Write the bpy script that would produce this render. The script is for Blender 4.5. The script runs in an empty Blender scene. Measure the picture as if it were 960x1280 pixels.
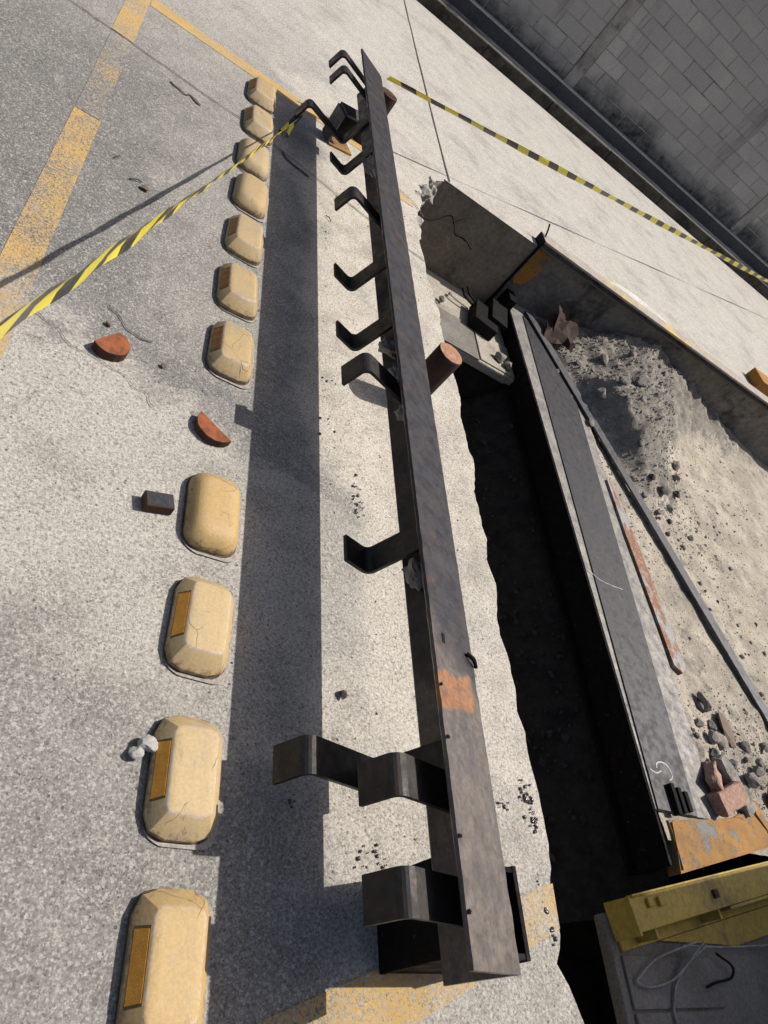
import bpy, bmesh, math, random
from mathutils import Vector, Matrix, noise as mnoise

scene = bpy.context.scene
COL = scene.collection
rnd = random.Random(11)
PI = math.pi

# ------------------------------------------------------------------ camera
CAM_H = 1.4
cd = bpy.data.cameras.new('camera')
cam = bpy.data.objects.new('camera', cd)
COL.objects.link(cam)
m3 = Matrix(((0.811427, -0.322966, -0.487114),
             (-0.064207, 0.779147, -0.623544),
             (0.580917, 0.537236, 0.611484)))
cam.matrix_world = Matrix.Translation((0, 0, CAM_H)) @ m3.to_4x4()
cd.sensor_fit = 'VERTICAL'
cd.sensor_height = 36.0
cd.lens = 36.0 * 887.0 / 1280.0
cd.clip_start = 0.02
cd.clip_end = 2000
scene.camera = cam

# ------------------------------------------------------------------ light
TO_SUN = Vector((0.687, 0.12, 1.0)).normalized()
SUN_EL = math.asin(TO_SUN.z)
SUN_AZ = math.atan2(TO_SUN.x, TO_SUN.y)
world = bpy.data.worlds.new('World')
scene.world = world
world.use_nodes = True
wn = world.node_tree
wn.nodes.clear()
wo = wn.nodes.new('ShaderNodeOutputWorld')
wb = wn.nodes.new('ShaderNodeBackground')
ws = wn.nodes.new('ShaderNodeTexSky')
ws.sky_type = 'NISHITA'
ws.sun_disc = False
ws.sun_elevation = SUN_EL
ws.sun_rotation = SUN_AZ
ws.air_density = 0.8
ws.dust_density = 3.0
ws.ozone_density = 0.0
wn.links.new(ws.outputs[0], wb.inputs[0])
wb.inputs[1].default_value = 0.095
wn.links.new(wb.outputs[0], wo.inputs[0])

sd = bpy.data.lights.new('sun', 'SUN')
sd.energy = 4.7
sd.angle = math.radians(0.5)
sd.color = (1.0, 0.95, 0.87)
sun = bpy.data.objects.new('sun', sd)
COL.objects.link(sun)
sun.rotation_euler = TO_SUN.to_track_quat('Z', 'Y').to_euler()
sun.location = TO_SUN * 30

scene.view_settings.view_transform = 'Standard'
scene.view_settings.look = 'None'
scene.view_settings.exposure = 0.32
scene.view_settings.gamma = 1.0
scene.view_settings.use_curve_mapping = False


# ------------------------------------------------------------------ material helpers
class Mat:
    def __init__(s, name):
        s.m = bpy.data.materials.new(name)
        s.m.use_nodes = True
        s.nt = s.m.node_tree
        s.b = s.nt.nodes['Principled BSDF']
        s.b.inputs['Specular IOR Level'].default_value = 0.3
        s._pos = s._obj = s._rand = None

    def node(s, t):
        return s.nt.nodes.new(t)

    def put(s, inp, v):
        if isinstance(v, bpy.types.NodeSocket):
            s.nt.links.new(v, inp)
        elif isinstance(v, (tuple, list)) and inp.type == 'RGBA' and len(v) == 3:
            inp.default_value = (*v, 1)
        else:
            inp.default_value = v

    @property
    def pos(s):
        if s._pos is None:
            s._pos = s.node('ShaderNodeNewGeometry').outputs['Position']
        return s._pos

    @property
    def obj(s):
        if s._obj is None:
            s._obj = s.node('ShaderNodeTexCoord').outputs['Object']
        return s._obj

    @property
    def rand(s):
        if s._rand is None:
            s._rand = s.node('ShaderNodeObjectInfo').outputs['Random']
        return s._rand

    def noise(s, scale, detail=4.0, rough=0.55, vec=None, dist=0.0):
        n = s.node('ShaderNodeTexNoise')
        s.put(n.inputs['Vector'], vec if vec is not None else s.pos)
        n.inputs['Scale'].default_value = scale
        n.inputs['Detail'].default_value = detail
        n.inputs['Roughness'].default_value = rough
        n.inputs['Distortion'].default_value = dist
        return n.outputs['Fac']

    def vor(s, scale, feature='F1', vec=None, out='Distance'):
        n = s.node('ShaderNodeTexVoronoi')
        n.feature = feature
        s.put(n.inputs['Vector'], vec if vec is not None else s.pos)
        n.inputs['Scale'].default_value = scale
        return n.outputs[out]

    def math(s, op, a, b=0.0, clamp=False):
        n = s.node('ShaderNodeMath')
        n.operation = op
        n.use_clamp = clamp
        s.put(n.inputs[0], a)
        s.put(n.inputs[1], b)
        return n.outputs[0]

    def map(s, v, a, b, c=0.0, d=1.0, smooth=True):
        n = s.node('ShaderNodeMapRange')
        n.interpolation_type = 'SMOOTHSTEP' if smooth else 'LINEAR'
        s.put(n.inputs[0], v)
        for i, q in enumerate((a, b, c, d)):
            s.put(n.inputs[1 + i], q)
        return n.outputs[0]

    def mix(s, f, a, b, mode='MIX'):
        n = s.node('ShaderNodeMix')
        n.data_type = 'RGBA'
        n.blend_type = mode
        n.clamp_factor = True
        s.put(n.inputs[0], f)
        s.put(n.inputs[6], a)
        s.put(n.inputs[7], b)
        return n.outputs[2]

    def ramp(s, fac, stops):
        n = s.node('ShaderNodeValToRGB')
        e = n.color_ramp.elements
        while len(e) < len(stops):
            e.new(0.5)
        for el, (p, c) in zip(e, stops):
            el.position = p
            el.color = (*c, 1) if len(c) == 3 else c
        s.put(n.inputs[0], fac)
        return n.outputs[0]

    def grey(s, v):
        n = s.node('ShaderNodeCombineColor')
        for i in range(3):
            s.put(n.inputs[i], v)
        return n.outputs[0]

    def sep(s, v):
        n = s.node('ShaderNodeSeparateXYZ')
        s.put(n.inputs[0], v)
        return n.outputs

    def vmul(s, v, k):
        n = s.node('ShaderNodeVectorMath')
        n.operation = 'MULTIPLY'
        s.put(n.inputs[0], v)
        n.inputs[1].default_value = k
        return n.outputs[0]

    def bump(s, h, strength=0.5, dist=0.002, prev=None):
        n = s.node('ShaderNodeBump')
        n.inputs['Strength'].default_value = strength
        n.inputs['Distance'].default_value = dist
        s.put(n.inputs['Height'], h)
        if prev is not None:
            s.put(n.inputs['Normal'], prev)
        return n.outputs[0]

    def done(s, color, rough=0.8, normal=None, metal=0.0, spec=None):
        s.put(s.b.inputs['Base Color'], color)
        s.put(s.b.inputs['Roughness'], rough)
        s.put(s.b.inputs['Metallic'], metal)
        if spec is not None:
            s.b.inputs['Specular IOR Level'].default_value = spec
        if normal is not None:
            s.put(s.b.inputs['Normal'], normal)
        return s.m


def concrete_nodes(t):
    """Weathered yard concrete, used by the slab and under its paint."""
    x, y, z = t.sep(t.pos)
    big = t.noise(1.3, 5, .6)
    mid = t.noise(9, 6, .68)
    fine = t.noise(130, 8, .78)
    cell = t.vor(300, 'F1', None, 'Color')
    grain = t.sep(cell)[0]
    cell2 = t.sep(t.vor(150, 'F1', None, 'Color'))[1]
    grain2 = t.noise(85, 3, .65)
    # warm bare strip towards the pit, greyer worn lane on the other side
    wx = t.math('ADD', x, t.map(big, .3, .7, -.25, .25))
    warm = t.math('MULTIPLY', t.map(wx, .72, .98), t.map(y, .25, .75, .45, 1))
    # rough cream patch of newer mortar
    wy = t.math('ADD', y, t.map(t.noise(3.1, 4, .6), .3, .7, -.16, .16))
    wy = t.math('ADD', wy, t.math('MULTIPLY', x, .22))
    patch = t.math('MULTIPLY', t.map(wy, .65, 1.0), t.map(wy, 1.62, 1.66, 1, 0))
    patch = t.math('MULTIPLY', patch, t.map(x, .75, .95, 1, .4))
    far = t.map(y, 3.2, 5.5)
    c = t.mix(t.map(mid, .3, .7), (.190, .182, .167), (.25, .240, .221))
    c = t.mix(warm, c, t.mix(t.map(mid, .3, .7), (.365, .332, .283), (.465, .426, .368)))
    c = t.mix(t.math('MULTIPLY', patch, .85), c, t.mix(mid, (.355, .332, .295), (.45, .424, .38)))
    c = t.mix(t.math('MULTIPLY', far, .8), c, t.mix(t.map(mid, .3, .7), (.345, .330, .302), (.41, .393, .36)))
    # oily darker band left by tyres
    sd_ = t.math('ABSOLUTE', t.math('SUBTRACT', t.math('ADD', y, t.math('MULTIPLY', x, .45)), 1.82))
    st = t.math('ADD', sd_, t.map(t.noise(5, 5, .65), .3, .7, -.09, .09))
    stain = t.math('MULTIPLY', t.map(st, .02, .15, 1, 0), t.map(x, .0, .5, .25, .8))
    c = t.mix(t.math('MULTIPLY', stain, t.map(x, .6, .8, .75, .15)), c, (.10, .10, .103))
    # soft blotches
    bl = t.noise(2.4, 7, .72)
    c = t.mix(t.map(bl, .48, .70, 0, .5), c, (.125, .120, .113))
    c = t.mix(t.map(t.noise(19, 6, .75), .56, .76, 0, .22), c, (.12, .11, .10))
    lane = t.math('MULTIPLY', t.map(t.math('ADD', x, t.map(t.noise(2.2, 5, .7), .3, .7, -.25, .25)), .42, .05), t.map(y, 1.5, 2.0))
    lane = t.math('MULTIPLY', lane, t.map(y, 3.9, 3.1))
    c = t.mix(t.math('MULTIPLY', lane, .68), c, (.105, .104, .103))
    wet = t.map(t.noise(4.2, 7, .78), .55, .68)
    c = t.mix(t.math('MULTIPLY', wet, t.math('MULTIPLY', t.math('MULTIPLY', t.map(y, 1.5, 1.75), t.map(x, .45, .25)), t.map(y, 3.6, 2.6, .1, .7))), c, (.065, .065, .066))
    c = t.mix(t.map(t.noise(6.5, 5, .7), .56, .76, 0, .35), c, (.46, .43, .385))
    # salt and pepper aggregate
    sp = t.map(fine, .38, .62, .66, 1.32, False)
    c = t.mix(1.0, c, t.grey(sp), 'MULTIPLY')
    c = t.mix(t.map(grain, .70, 1.0, 0, .42, False), c, (.56, .53, .48))
    c = t.mix(t.map(grain, .32, .0, 0, .45, False), c, (.055, .052, .048))
    c = t.mix(t.map(cell2, .92, .98, 0, .3), c, (.58, .55, .50))
    c = t.mix(t.map(cell2, .10, .02, 0, .4), c, (.07, .065, .06))
    fg = t.map(far, 0, 1, .12, .5)
    c = t.mix(t.math('MULTIPLY', t.map(grain2, .56, .66), fg), c, (.56, .53, .48))
    c = t.mix(t.math('MULTIPLY', t.map(grain2, .44, .34), fg), c, (.10, .095, .088))
    # small pits
    vd = t.vor(40)
    pm = t.math('MULTIPLY', t.map(vd, .09, .16, 1, 0), t.map(t.noise(11, 3), .50, .60))
    vd2 = t.vor(105)
    pm2 = t.math('MULTIPLY', t.map(vd2, .12, .22, 1, 0), t.map(t.noise(5, 3), .42, .62))
    pm = t.math('MAXIMUM', pm, t.math('MULTIPLY', pm2, .8))
    c = t.mix(t.math('MULTIPLY', pm, .7), c, (.06, .053, .045))
    h = t.math('ADD', t.math('MULTIPLY', fine, 1.3), t.math('MULTIPLY', t.noise(45, 7, .75), t.map(patch, 0, 1, .7, 2.4)))
    h = t.math('SUBTRACT', h, t.math('MULTIPLY', pm, .8))
    nrm = t.bump(h, .75, .0036)
    return c, nrm


def m_concrete():
    t = Mat('yard_concrete')
    c, n = concrete_nodes(t)
    return t.done(c, .88, n, spec=.25)


def m_paint(name, wear, col=(.50, .325, .115)):
    t = Mat(name)
    c, n = concrete_nodes(t)
    w = t.math('ADD', t.math('MULTIPLY', t.noise(85, 7, .75), .55), t.math('MULTIPLY', t.noise(5, 4, .6), .45))
    w = t.math('ADD', w, t.math('MULTIPLY', t.math('SUBTRACT', t.noise(260, 3, .7), .5), 1.1))
    mask = t.map(w, wear - .04, wear + .05)
    pc = t.mix(t.noise(16, 4), col, tuple(v * .72 for v in col))
    c = t.mix(mask, c, pc)
    return t.done(c, .75, n, spec=.3)


def m_simple(name, a, b, scale=20, rough=.85, bump=.4, bscale=60, dist=.003, use_obj=False, spec=.3, c3=None):
    t = Mat(name)
    v = t.obj if use_obj else t.pos
    c = t.mix(t.map(t.noise(scale, 6, .65, v), .3, .7), a, b)
    if c3:
        c = t.mix(t.map(t.noise(scale * .37, 5, .7, v), .52, .66, 0, .9), c, c3)
    g = t.noise(bscale, 5, .65, v)
    c = t.mix(1.0, c, t.grey(t.map(g, .3, .7, .72, 1.25, False)), 'MULTIPLY')
    return t.done(c, rough, t.bump(g, bump, dist), spec=spec)


def m_steel(name, blue=(.019, .020, .026), brown=(.032, .025, .023), brown_amt=.5, rough=.42, patch=False, dust=0.0, spec=.4):
    t = Mat(name)
    st = t.noise(13, 9, .78, t.vmul(t.pos, (1.6, .8, 1.6)))
    f = t.map(st, .42 - .2 * (brown_amt - .5), .62 - .2 * (brown_amt - .5))
    c = t.mix(f, blue, brown)
    x, y, z = t.sep(t.pos)
    if patch:
        # handled end of the angle: thinner scale, browner below y = 0.75
        near = t.map(t.math('ADD', y, t.math('ADD', t.map(t.noise(6, 4), .3, .7, -.09, .09), t.math('MULTIPLY', x, .5))), 1.28, 1.16)
        c2 = t.mix(t.map(t.noise(17, 9, .78, t.vmul(t.pos, (1.8, .6, 1.8))), .40, .60), (.068, .060, .058), (.108, .088, .073))
        c = t.mix(near, c, c2)
        y2 = t.math('SUBTRACT', y, t.math('MULTIPLY', t.math('SUBTRACT', x, .985), .22))
        ly = t.math('MULTIPLY', t.map(y2, .580, .592), t.map(t.math('ADD', y2, t.map(t.noise(24, 4), .3, .7, -.016, .016)), .655, .668, 1, 0))
        lx = t.map(z, .355, .359)
        rp = t.math('MULTIPLY', ly, lx)
        c = t.mix(t.math('MULTIPLY', rp, t.map(t.noise(34, 6, .75), .30, .58, .35, .95)), c, t.mix(t.noise(60, 5, .7), (.27, .115, .042), (.18, .08, .035)))
    sc = t.noise(90, 5, .7, t.vmul(t.pos, (1, .25, 1)))
    c = t.mix(t.map(sc, .6, .75, 0, .3), c, (.085, .08, .08))
    c = t.mix(t.map(t.noise(30, 5, .7), .62, .72, 0, .7), c, (.11, .045, .018))
    if dust:
        c = t.mix(t.map(t.noise(9, 6, .7), .30, .62, 0, dust), c, (.30, .28, .25))
    r = t.map(t.noise(25, 4), .3, .7, rough - .08, rough + .2)
    pit_ = t.noise(70, 7, .75)
    c = t.mix(1.0, c, t.grey(t.map(pit_, .35, .65, .7, 1.3, False)), 'MULTIPLY')
    return t.done(c, r, t.bump(pit_, .5, .002), metal=.2 if spec > .2 else 0, spec=spec)


def m_rust(name, a=(.27, .085, .032), b=(.13, .045, .022), scale=30):
    t = Mat(name)
    c = t.mix(t.map(t.noise(scale, 7, .7, t.obj), .35, .65), a, b)
    c = t.mix(t.map(t.noise(scale * 3, 4, .7, t.obj), .6, .7, 0, .6), c, (.045, .022, .016))
    return t.done(c, .8, t.bump(t.noise(110, 5, .7, t.obj), .5, .002), spec=.25)


def m_stud(name='stud_yellow', grime=0.0, worn=.75):
    t = Mat(name)
    x, y, z = t.sep(t.obj)
    off = t.node('ShaderNodeVectorMath')
    off.operation = 'ADD'
    t.put(off.inputs[0], t.obj)
    cmb = t.node('ShaderNodeCombineXYZ')
    for i in range(3):
        t.put(cmb.inputs[i], t.math('MULTIPLY', t.rand, 7.0 + i * 3))
    t.put(off.inputs[1], cmb.outputs[0])
    v = off.outputs[0]
    c = t.mix(t.noise(9, 5, .65, v), (.425, .288, .118), (.355, .248, .112))
    c = t.mix(t.map(t.noise(30, 5, .7, v), .5, .75, 0, .5), c, (.40, .28, .14))
    c = t.mix(t.map(t.rand, .2, .9, 0, .28), c, (.42, .36, .25))
    # scuffs and rubber marks, more on the ends
    end = t.map(t.math('ABSOLUTE', y), .06, .115)
    sc = t.map(t.noise(26, 6, .72, t.vmul(v, (1.6, .6, 1))), .58, .66)
    c = t.mix(t.math('MULTIPLY', sc, t.map(end, 0, 1, .28, .7)), c, (.10, .08, .06))
    du = t.map(t.noise(16, 6, .75, t.vmul(v, (1, .45, 1))), .50, .68, 0, .5)
    c = t.mix(du, c, (.30, .245, .17))
    if grime:
        c = t.mix(t.map(t.noise(13, 6, .72, v), .32, .66, .1, grime), c, (.27, .22, .15))
    # grime in the lowest centimetre
    lo = t.map(t.math('ADD', z, t.map(t.noise(60, 5, .7, v), .3, .7, -.014, .014)), .004, .024, 1, 0)
    c = t.mix(t.math('MULTIPLY', lo, .75), c, (.13, .095, .06))
    rim = t.math('MULTIPLY', t.map(z, .048, .0515), t.map(z, .0547, .0538))
    c = t.mix(t.math('MULTIPLY', rim, t.map(t.noise(45, 4, .7, v), .40, .60, worn * .13, worn)), c, (.42, .35, .30))
    # hairline cracks on some
    dn = t.node('ShaderNodeVectorMath')
    dn.operation = 'ADD'
    t.put(dn.inputs[0], v)
    nn = t.node('ShaderNodeTexNoise')
    t.put(nn.inputs['Vector'], v)
    nn.inputs['Scale'].default_value = 18
    sc2 = t.node('ShaderNodeVectorMath')
    sc2.operation = 'SCALE'
    t.put(sc2.inputs[0], nn.outputs['Color'])
    sc2.inputs['Scale'].default_value = .035
    t.put(dn.inputs[1], sc2.outputs[0])
    cr = t.map(t.vor(8.0, 'DISTANCE_TO_EDGE', dn.outputs[0]), .002, .007, 1, 0)
    crm = t.math('MULTIPLY', cr, t.map(t.noise(7, 2, .5, v), .52, .57))
    c = t.mix(t.math('MULTIPLY', crm, .8), c, (.09, .06, .03))
    g = t.noise(150, 4, .6, v)
    c = t.mix(1.0, c, t.grey(t.map(g, .3, .7, .88, 1.1, False)), 'MULTIPLY')
    h = t.math('SUBTRACT', g, t.math('MULTIPLY', crm, 1.5))
    return t.done(c, .62, t.bump(h, .35, .0016), spec=.35)


def m_tape():
    t = Mat('hazard_tape_film')
    uv = t.node('ShaderNodeUVMap').outputs[0]
    u, v, _ = t.sep(uv)
    s = t.math('FRACT', t.math('ADD', u, t.math('MULTIPLY', v, .18)))
    k = t.map(s, .49, .51)
    c = t.mix(k, (.80, .68, .035), (.018, .018, .018))
    c = t.mix(t.map(t.noise(40, 3, .6), .5, .8, 0, .3), c, (.35, .30, .15))
    return t.done(c, .33, None, spec=.55)


def m_sand():
    t = Mat('infill_sand')
    mid = t.noise(5, 6, .65)
    c = t.mix(t.map(mid, .3, .7), (.32, .28, .225), (.42, .375, .315))
    c = t.mix(t.map(t.noise(2.6, 7, .78), .44, .60, 0, .7), c, (.235, .21, .18))
    x, y, z = t.sep(t.pos)
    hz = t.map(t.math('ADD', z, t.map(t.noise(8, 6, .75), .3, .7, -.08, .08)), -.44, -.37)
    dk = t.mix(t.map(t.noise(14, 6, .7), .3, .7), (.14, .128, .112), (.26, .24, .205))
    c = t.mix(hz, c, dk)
    f = t.noise(120, 4, .7)
    c = t.mix(1.0, c, t.grey(t.map(f, .3, .7, .62, 1.3, False)), 'MULTIPLY')
    vd = t.vor(75)
    pm = t.math('MULTIPLY', t.map(vd, .12, .2, 1, 0), t.map(t.noise(7, 3), .46, .62))
    c = t.mix(t.math('MULTIPLY', pm, .8), c, (.085, .075, .065))
    return t.done(c, .95, t.bump(t.math('ADD', f, t.noise(36, 5, .7)), .9, .007), spec=.15)


def m_block():
    t = Mat('wall_block')
    c = t.mix(t.rand, (.27, .262, .250), (.36, .347, .328))
    c = t.mix(t.map(t.noise(1.7, 5, .6), .35, .65), c, (.28, .27, .258))
    x, y, z = t.sep(t.pos)
    mold = t.map(t.math('ADD', z, t.map(t.noise(1.6, 4, .55), .3, .7, -.12, .12)), .29, .62, 1, 0)
    c = t.mix(t.math('MULTIPLY', mold, t.map(t.noise(14, 5, .7), .3, .7, .65, 1)), c, (.022, .022, .022))
    run = t.noise(1.4, 5, .65, t.vmul(t.pos, (1.6, 1, .22)))
    c = t.mix(t.map(run, .60, .76, 0, .7), c, (.055, .052, .05))
    g = t.noise(85, 4, .65)
    c = t.mix(1.0, c, t.grey(t.map(g, .3, .7, .8, 1.2, False)), 'MULTIPLY')
    return t.done(c, .92, t.bump(g, .5, .004), spec=.2)


M = {}
M['conc'] = m_concrete()
M['paint'] = m_paint('worn_yellow_paint', .485)
M['paint_faint'] = m_paint('faded_yellow_paint', .605)
M['paint_good'] = m_paint('yellow_paint', .43)
M['stud'] = m_stud()
M['stud_dirty'] = m_stud('stud_yellow_dirty', .75)
M['stud_round'] = m_stud('stud_yellow_round', .0, .12)
M['stud_round_dirty'] = m_stud('stud_yellow_round_dirty', .6, .12)
M['steel'] = m_steel('angle_steel', patch=True)
M['strap'] = m_steel('strap_steel', (.013, .0125, .013), (.026, .020, .016), .5, .45)
M['steel_dark'] = m_steel('dark_steel', (.005, .005, .0055), (.009, .0075, .0065), .4, .7, spec=.1)
M['steel_grey'] = m_steel('grey_bar_steel', (.060, .060, .066), (.08, .077, .078), .3, .5)
M['steel_and_shadow'] = m_steel('dark_steel_shadow_strip', (.020, .020, .024), (.034, .032, .034), .3, .5)  # steel of the small block's top; also colours the pit beam's shadow band
M['steel_dusty'] = m_steel('dusty_steel', (.085, .085, .09), (.16, .145, .125), .5, .6, dust=.5)
M['rust'] = m_rust('rust')
M['rust_dark'] = m_rust('dark_rust', (.075, .034, .020), (.040, .022, .016), 22)
M['post_side'] = m_rust('post_side', (.040, .021, .015), (.022, .014, .011), 22)
M['rust_cut'] = m_rust('cut_rust', (.34, .19, .12), (.22, .11, .07), 45)
M['tape'] = m_tape()
M['sand'] = m_sand()
M['block'] = m_block()
M['reflector'] = m_simple('reflector_amber', (.85, .36, .012), (.70, .27, .010), 40, .35, .25, 400, .0008, True, .6)
M['reflector_dirty'] = m_simple('reflector_dirty', (.48, .20, .04), (.20, .10, .04), 30, .6, .3, 120, .001, True)
M['pad'] = m_simple('stud_pad', (.05, .042, .036), (.12, .09, .06), 40, .9, .5, 90, .002, True)
M['glue'] = m_simple('glue', (.34, .30, .27), (.22, .195, .175), 60, .8, .5, 150, .002)
M['mortar'] = m_simple('mortar', (.30, .285, .262), (.20, .19, .178), 6, .95, .6, 70, .004, c3=(.10, .095, .09))
M['curb'] = m_simple('curb_grey', (.30, .29, .27), (.20, .19, .175), 5, .95, .6, 60, .004, c3=(.06, .056, .05))
M['curb_dark'] = m_simple('curb_face_dark', (.030, .027, .022), (.065, .058, .046), 7, .95, .7, 45, .006, c3=(.015, .014, .013))  # front of the kerb, darker than its top
M['plinth'] = m_simple('plinth_dark', (.045, .046, .05), (.07, .07, .074), 4, .8, .3, 60, .002)
M['lip'] = m_simple('lip_white', (.42, .41, .39), (.30, .29, .28), 9, .8, .4, 80, .002)
M['pitwall'] = m_simple('pit_wall_concrete', (.135, .113, .088), (.20, .17, .132), 4, .95, .7, 38, .008, c3=(.06, .055, .040))
M['broken'] = m_simple('broken_concrete', (.20, .19, .175), (.32, .30, .27), 18, .95, 1.0, 40, .012, c3=(.09, .085, .08))
M['earth'] = m_simple('trench_earth', (.013, .012, .011), (.026, .024, .021), 12, .98, .9, 45, .01, c3=(.008, .008, .008))
M['earth_stone'] = m_simple('trench_stone', (.018, .017, .016), (.045, .042, .038), 9, .95, .6, 50, .004, False, .2)
M['ledge'] = m_simple('ledge_concrete', (.25, .225, .188), (.33, .30, .25), 6, .92, .6, 70, .004, c3=(.15, .135, .115))
M['slab'] = m_simple('pit_slab', (.125, .115, .10), (.175, .163, .144), 4, .93, .5, 80, .004, c3=(.10, .095, .09))
M['girder_web'] = m_simple('girder_fill', (.12, .108, .094), (.20, .182, .158), 5, .95, .9, 26, .012, c3=(.035, .033, .031))
M['yellow_old'] = m_simple('old_yellow_paint', (.33, .155, .024), (.25, .11, .018), 9, .75, .5, 60, .003, c3=(.10, .085, .065))
M['yellow_beam'] = m_simple('beam_yellow', (.40, .285, .055), (.30, .21, .04), 5, .6, .4, 50, .002, c3=(.17, .12, .045))
t = Mat('chipped_block_paint')
cc = t.mix(t.map(t.noise(9, 5, .65), .3, .7), (.29, .145, .028), (.21, .10, .02))
chip = t.map(t.math('ADD', t.noise(7, 6, .72), t.math('MULTIPLY', t.math('SUBTRACT', t.noise(55, 3, .6), .5), .25)), .545, .56)
cc = t.mix(chip, cc, t.mix(t.noise(30, 5), (.10, .095, .09), (.20, .19, .175)))
cc = t.mix(t.map(t.noise(42, 4, .7), .64, .67), cc, (.05, .03, .02))
cc = t.mix(t.map(t.noise(5, 6, .75), .45, .70, 0, .6), cc, (.10, .065, .03))
M['block_paint'] = t.done(cc, .75, t.bump(t.math('SUBTRACT', t.noise(60, 5, .7), t.math('MULTIPLY', chip, 1.5)), .6, .004))
M['flange'] = m_simple('flange_grey', (.25, .215, .195), (.34, .30, .25), 7, .7, .4, 60, .002, c3=(.46, .34, .10))
M['rub_grey'] = m_simple('rubble_grey', (.17, .16, .145), (.29, .27, .24), 14, .95, .8, 60, .006, True, c3=(.11, .105, .10))
M['rub_brown'] = m_simple('rubble_brown', (.135, .10, .08), (.20, .15, .12), 12, .95, .7, 60, .005, True)
M['brick'] = m_simple('old_brick', (.27, .16, .12), (.34, .22, .175), 12, .95, .8, 60, .006, True, c3=(.40, .36, .31))
M['rub_dark'] = m_simple('rubble_dark', (.045, .042, .04), (.09, .08, .07), 20, .95, .7, 80, .004, True)
M['cable'] = m_simple('cable_grey', (.26, .255, .24), (.16, .155, .145), 20, .6, .2, 90, .001)
M['black'] = m_simple('black_rubber', (.006, .006, .006), (.012, .011, .011), 20, .85, .3, 60, .002, False, .12)
M['joint'] = m_simple('joint_dirt', (.045, .042, .038), (.085, .078, .07), 40, .95, .4, 120, .002)
M['tar'] = m_simple('tar_drip', (.018, .014, .016), (.055, .035, .040), 60, .16, .5, 120, .003, False, .6)
M['chalk'] = m_simple('chalk', (.50, .49, .48), (.30, .29, .285), 60, .9, .3, 200, .001)
M['blocker'] = m_simple('blocker_render', (.50, .48, .43), (.58, .56, .51), 3, .9, .3, 60, .002)
M['glass'] = m_simple('blocker_glass', (.02, .025, .03), (.03, .035, .04), 2, .1, .05, 3, .001, False, .6)


# ------------------------------------------------------------------ mesh helpers
def mesh_obj(name, verts, faces, mat, parent=None, base=None, smooth=False):
    """verts are world coordinates; the object's origin goes to base (or its parent's place)."""
    off = Vector(base) if base is not None else Vector((0, 0, 0))
    poff = Vector((0, 0, 0))
    if parent is not None:
        poff = parent['_w'] if False else WLOC[parent.name]
        off = poff.copy()
    me = bpy.data.meshes.new(name)
    me.from_pydata([tuple(Vector(v) - off) for v in verts], [], faces)
    me.validate()
    me.materials.append(mat)
    if smooth:
        me.shade_smooth()
    o = bpy.data.objects.new(name, me)
    COL.objects.link(o)
    if parent is not None:
        o.parent = parent
    else:
        o.location = off
    WLOC[o.name] = off.copy()
    return o


WLOC = {}


def bm_obj(name, bm, mat, parent=None, base=None, smooth=False):
    bmesh.ops.recalc_face_normals(bm, faces=bm.faces)
    v = [x.co.copy() for x in bm.verts]
    bm.verts.index_update()
    f = [[q.index for q in fc.verts] for fc in bm.faces]
    bm.free()
    return mesh_obj(name, v, f, mat, parent, base, smooth)


def tag(o, label, cat, group=None):
    o['label'] = label
    o['category'] = cat
    if group:
        o['group'] = group
    return o


def struct(o):
    o['kind'] = 'structure'
    return o


def stuff(o):
    o['kind'] = 'stuff'
    return o


def empty(name, loc, label, cat, group=None):
    o = bpy.data.objects.new(name, None)
    o.empty_display_size = .1
    COL.objects.link(o)
    o.location = loc
    WLOC[o.name] = Vector(loc)
    return tag(o, label, cat, group)


def add_box(bm, lo, hi, bevel=0.0, mtx=None, seg=2):
    b2 = bmesh.new()
    bmesh.ops.create_cube(b2, size=1)
    s = [hi[i] - lo[i] for i in range(3)]
    c = [(hi[i] + lo[i]) / 2 for i in range(3)]
    for v in b2.verts:
        v.co = Vector((v.co.x * s[0] + c[0], v.co.y * s[1] + c[1], v.co.z * s[2] + c[2]))
    if bevel:
        bmesh.ops.bevel(b2, geom=b2.edges[:], offset=bevel, segments=seg, affect='EDGES', profile=.6)
    merge(bm, b2, mtx)


def merge(bm, b2, mtx=None):
    b2.verts.index_update()
    new = [bm.verts.new(mtx @ v.co if mtx else v.co) for v in b2.verts]
    for f in b2.faces:
        try:
            bm.faces.new([new[v.index] for v in f.verts])
        except ValueError:
            pass
    b2.free()


def box(name, lo, hi, mat, parent=None, base=None, bevel=.002, mtx=None):
    bm = bmesh.new()
    add_box(bm, lo, hi, bevel, mtx)
    return bm_obj(name, bm, mat, parent, base)


def extrude_profile(name, prof, y0, y1, mat, parent=None, base=None, ny=1, wob=0.0):
    """closed XZ profile swept along Y"""
    vs, fs = [], []
    n = len(prof)
    for j in range(ny + 1):
        y = y0 + (y1 - y0) * j / ny
        for (x, z) in prof:
            d = mnoise.noise(Vector((x * 9, y * 3, z * 9))) * wob
            vs.append((x + d, y, z + d))
    for j in range(ny):
        for i in range(n):
            a = j * n + i
            b = j * n + (i + 1) % n
            fs.append((a, b, b + n, a + n))
    fs.append(tuple(range(n))[::-1])
    fs.append(tuple(ny * n + i for i in range(n)))
    bm = bmesh.new()
    bv = [bm.verts.new(v) for v in vs]
    for f in fs:
        bm.faces.new([bv[i] for i in f])
    return bm_obj(name, bm, mat, parent, base)


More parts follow.
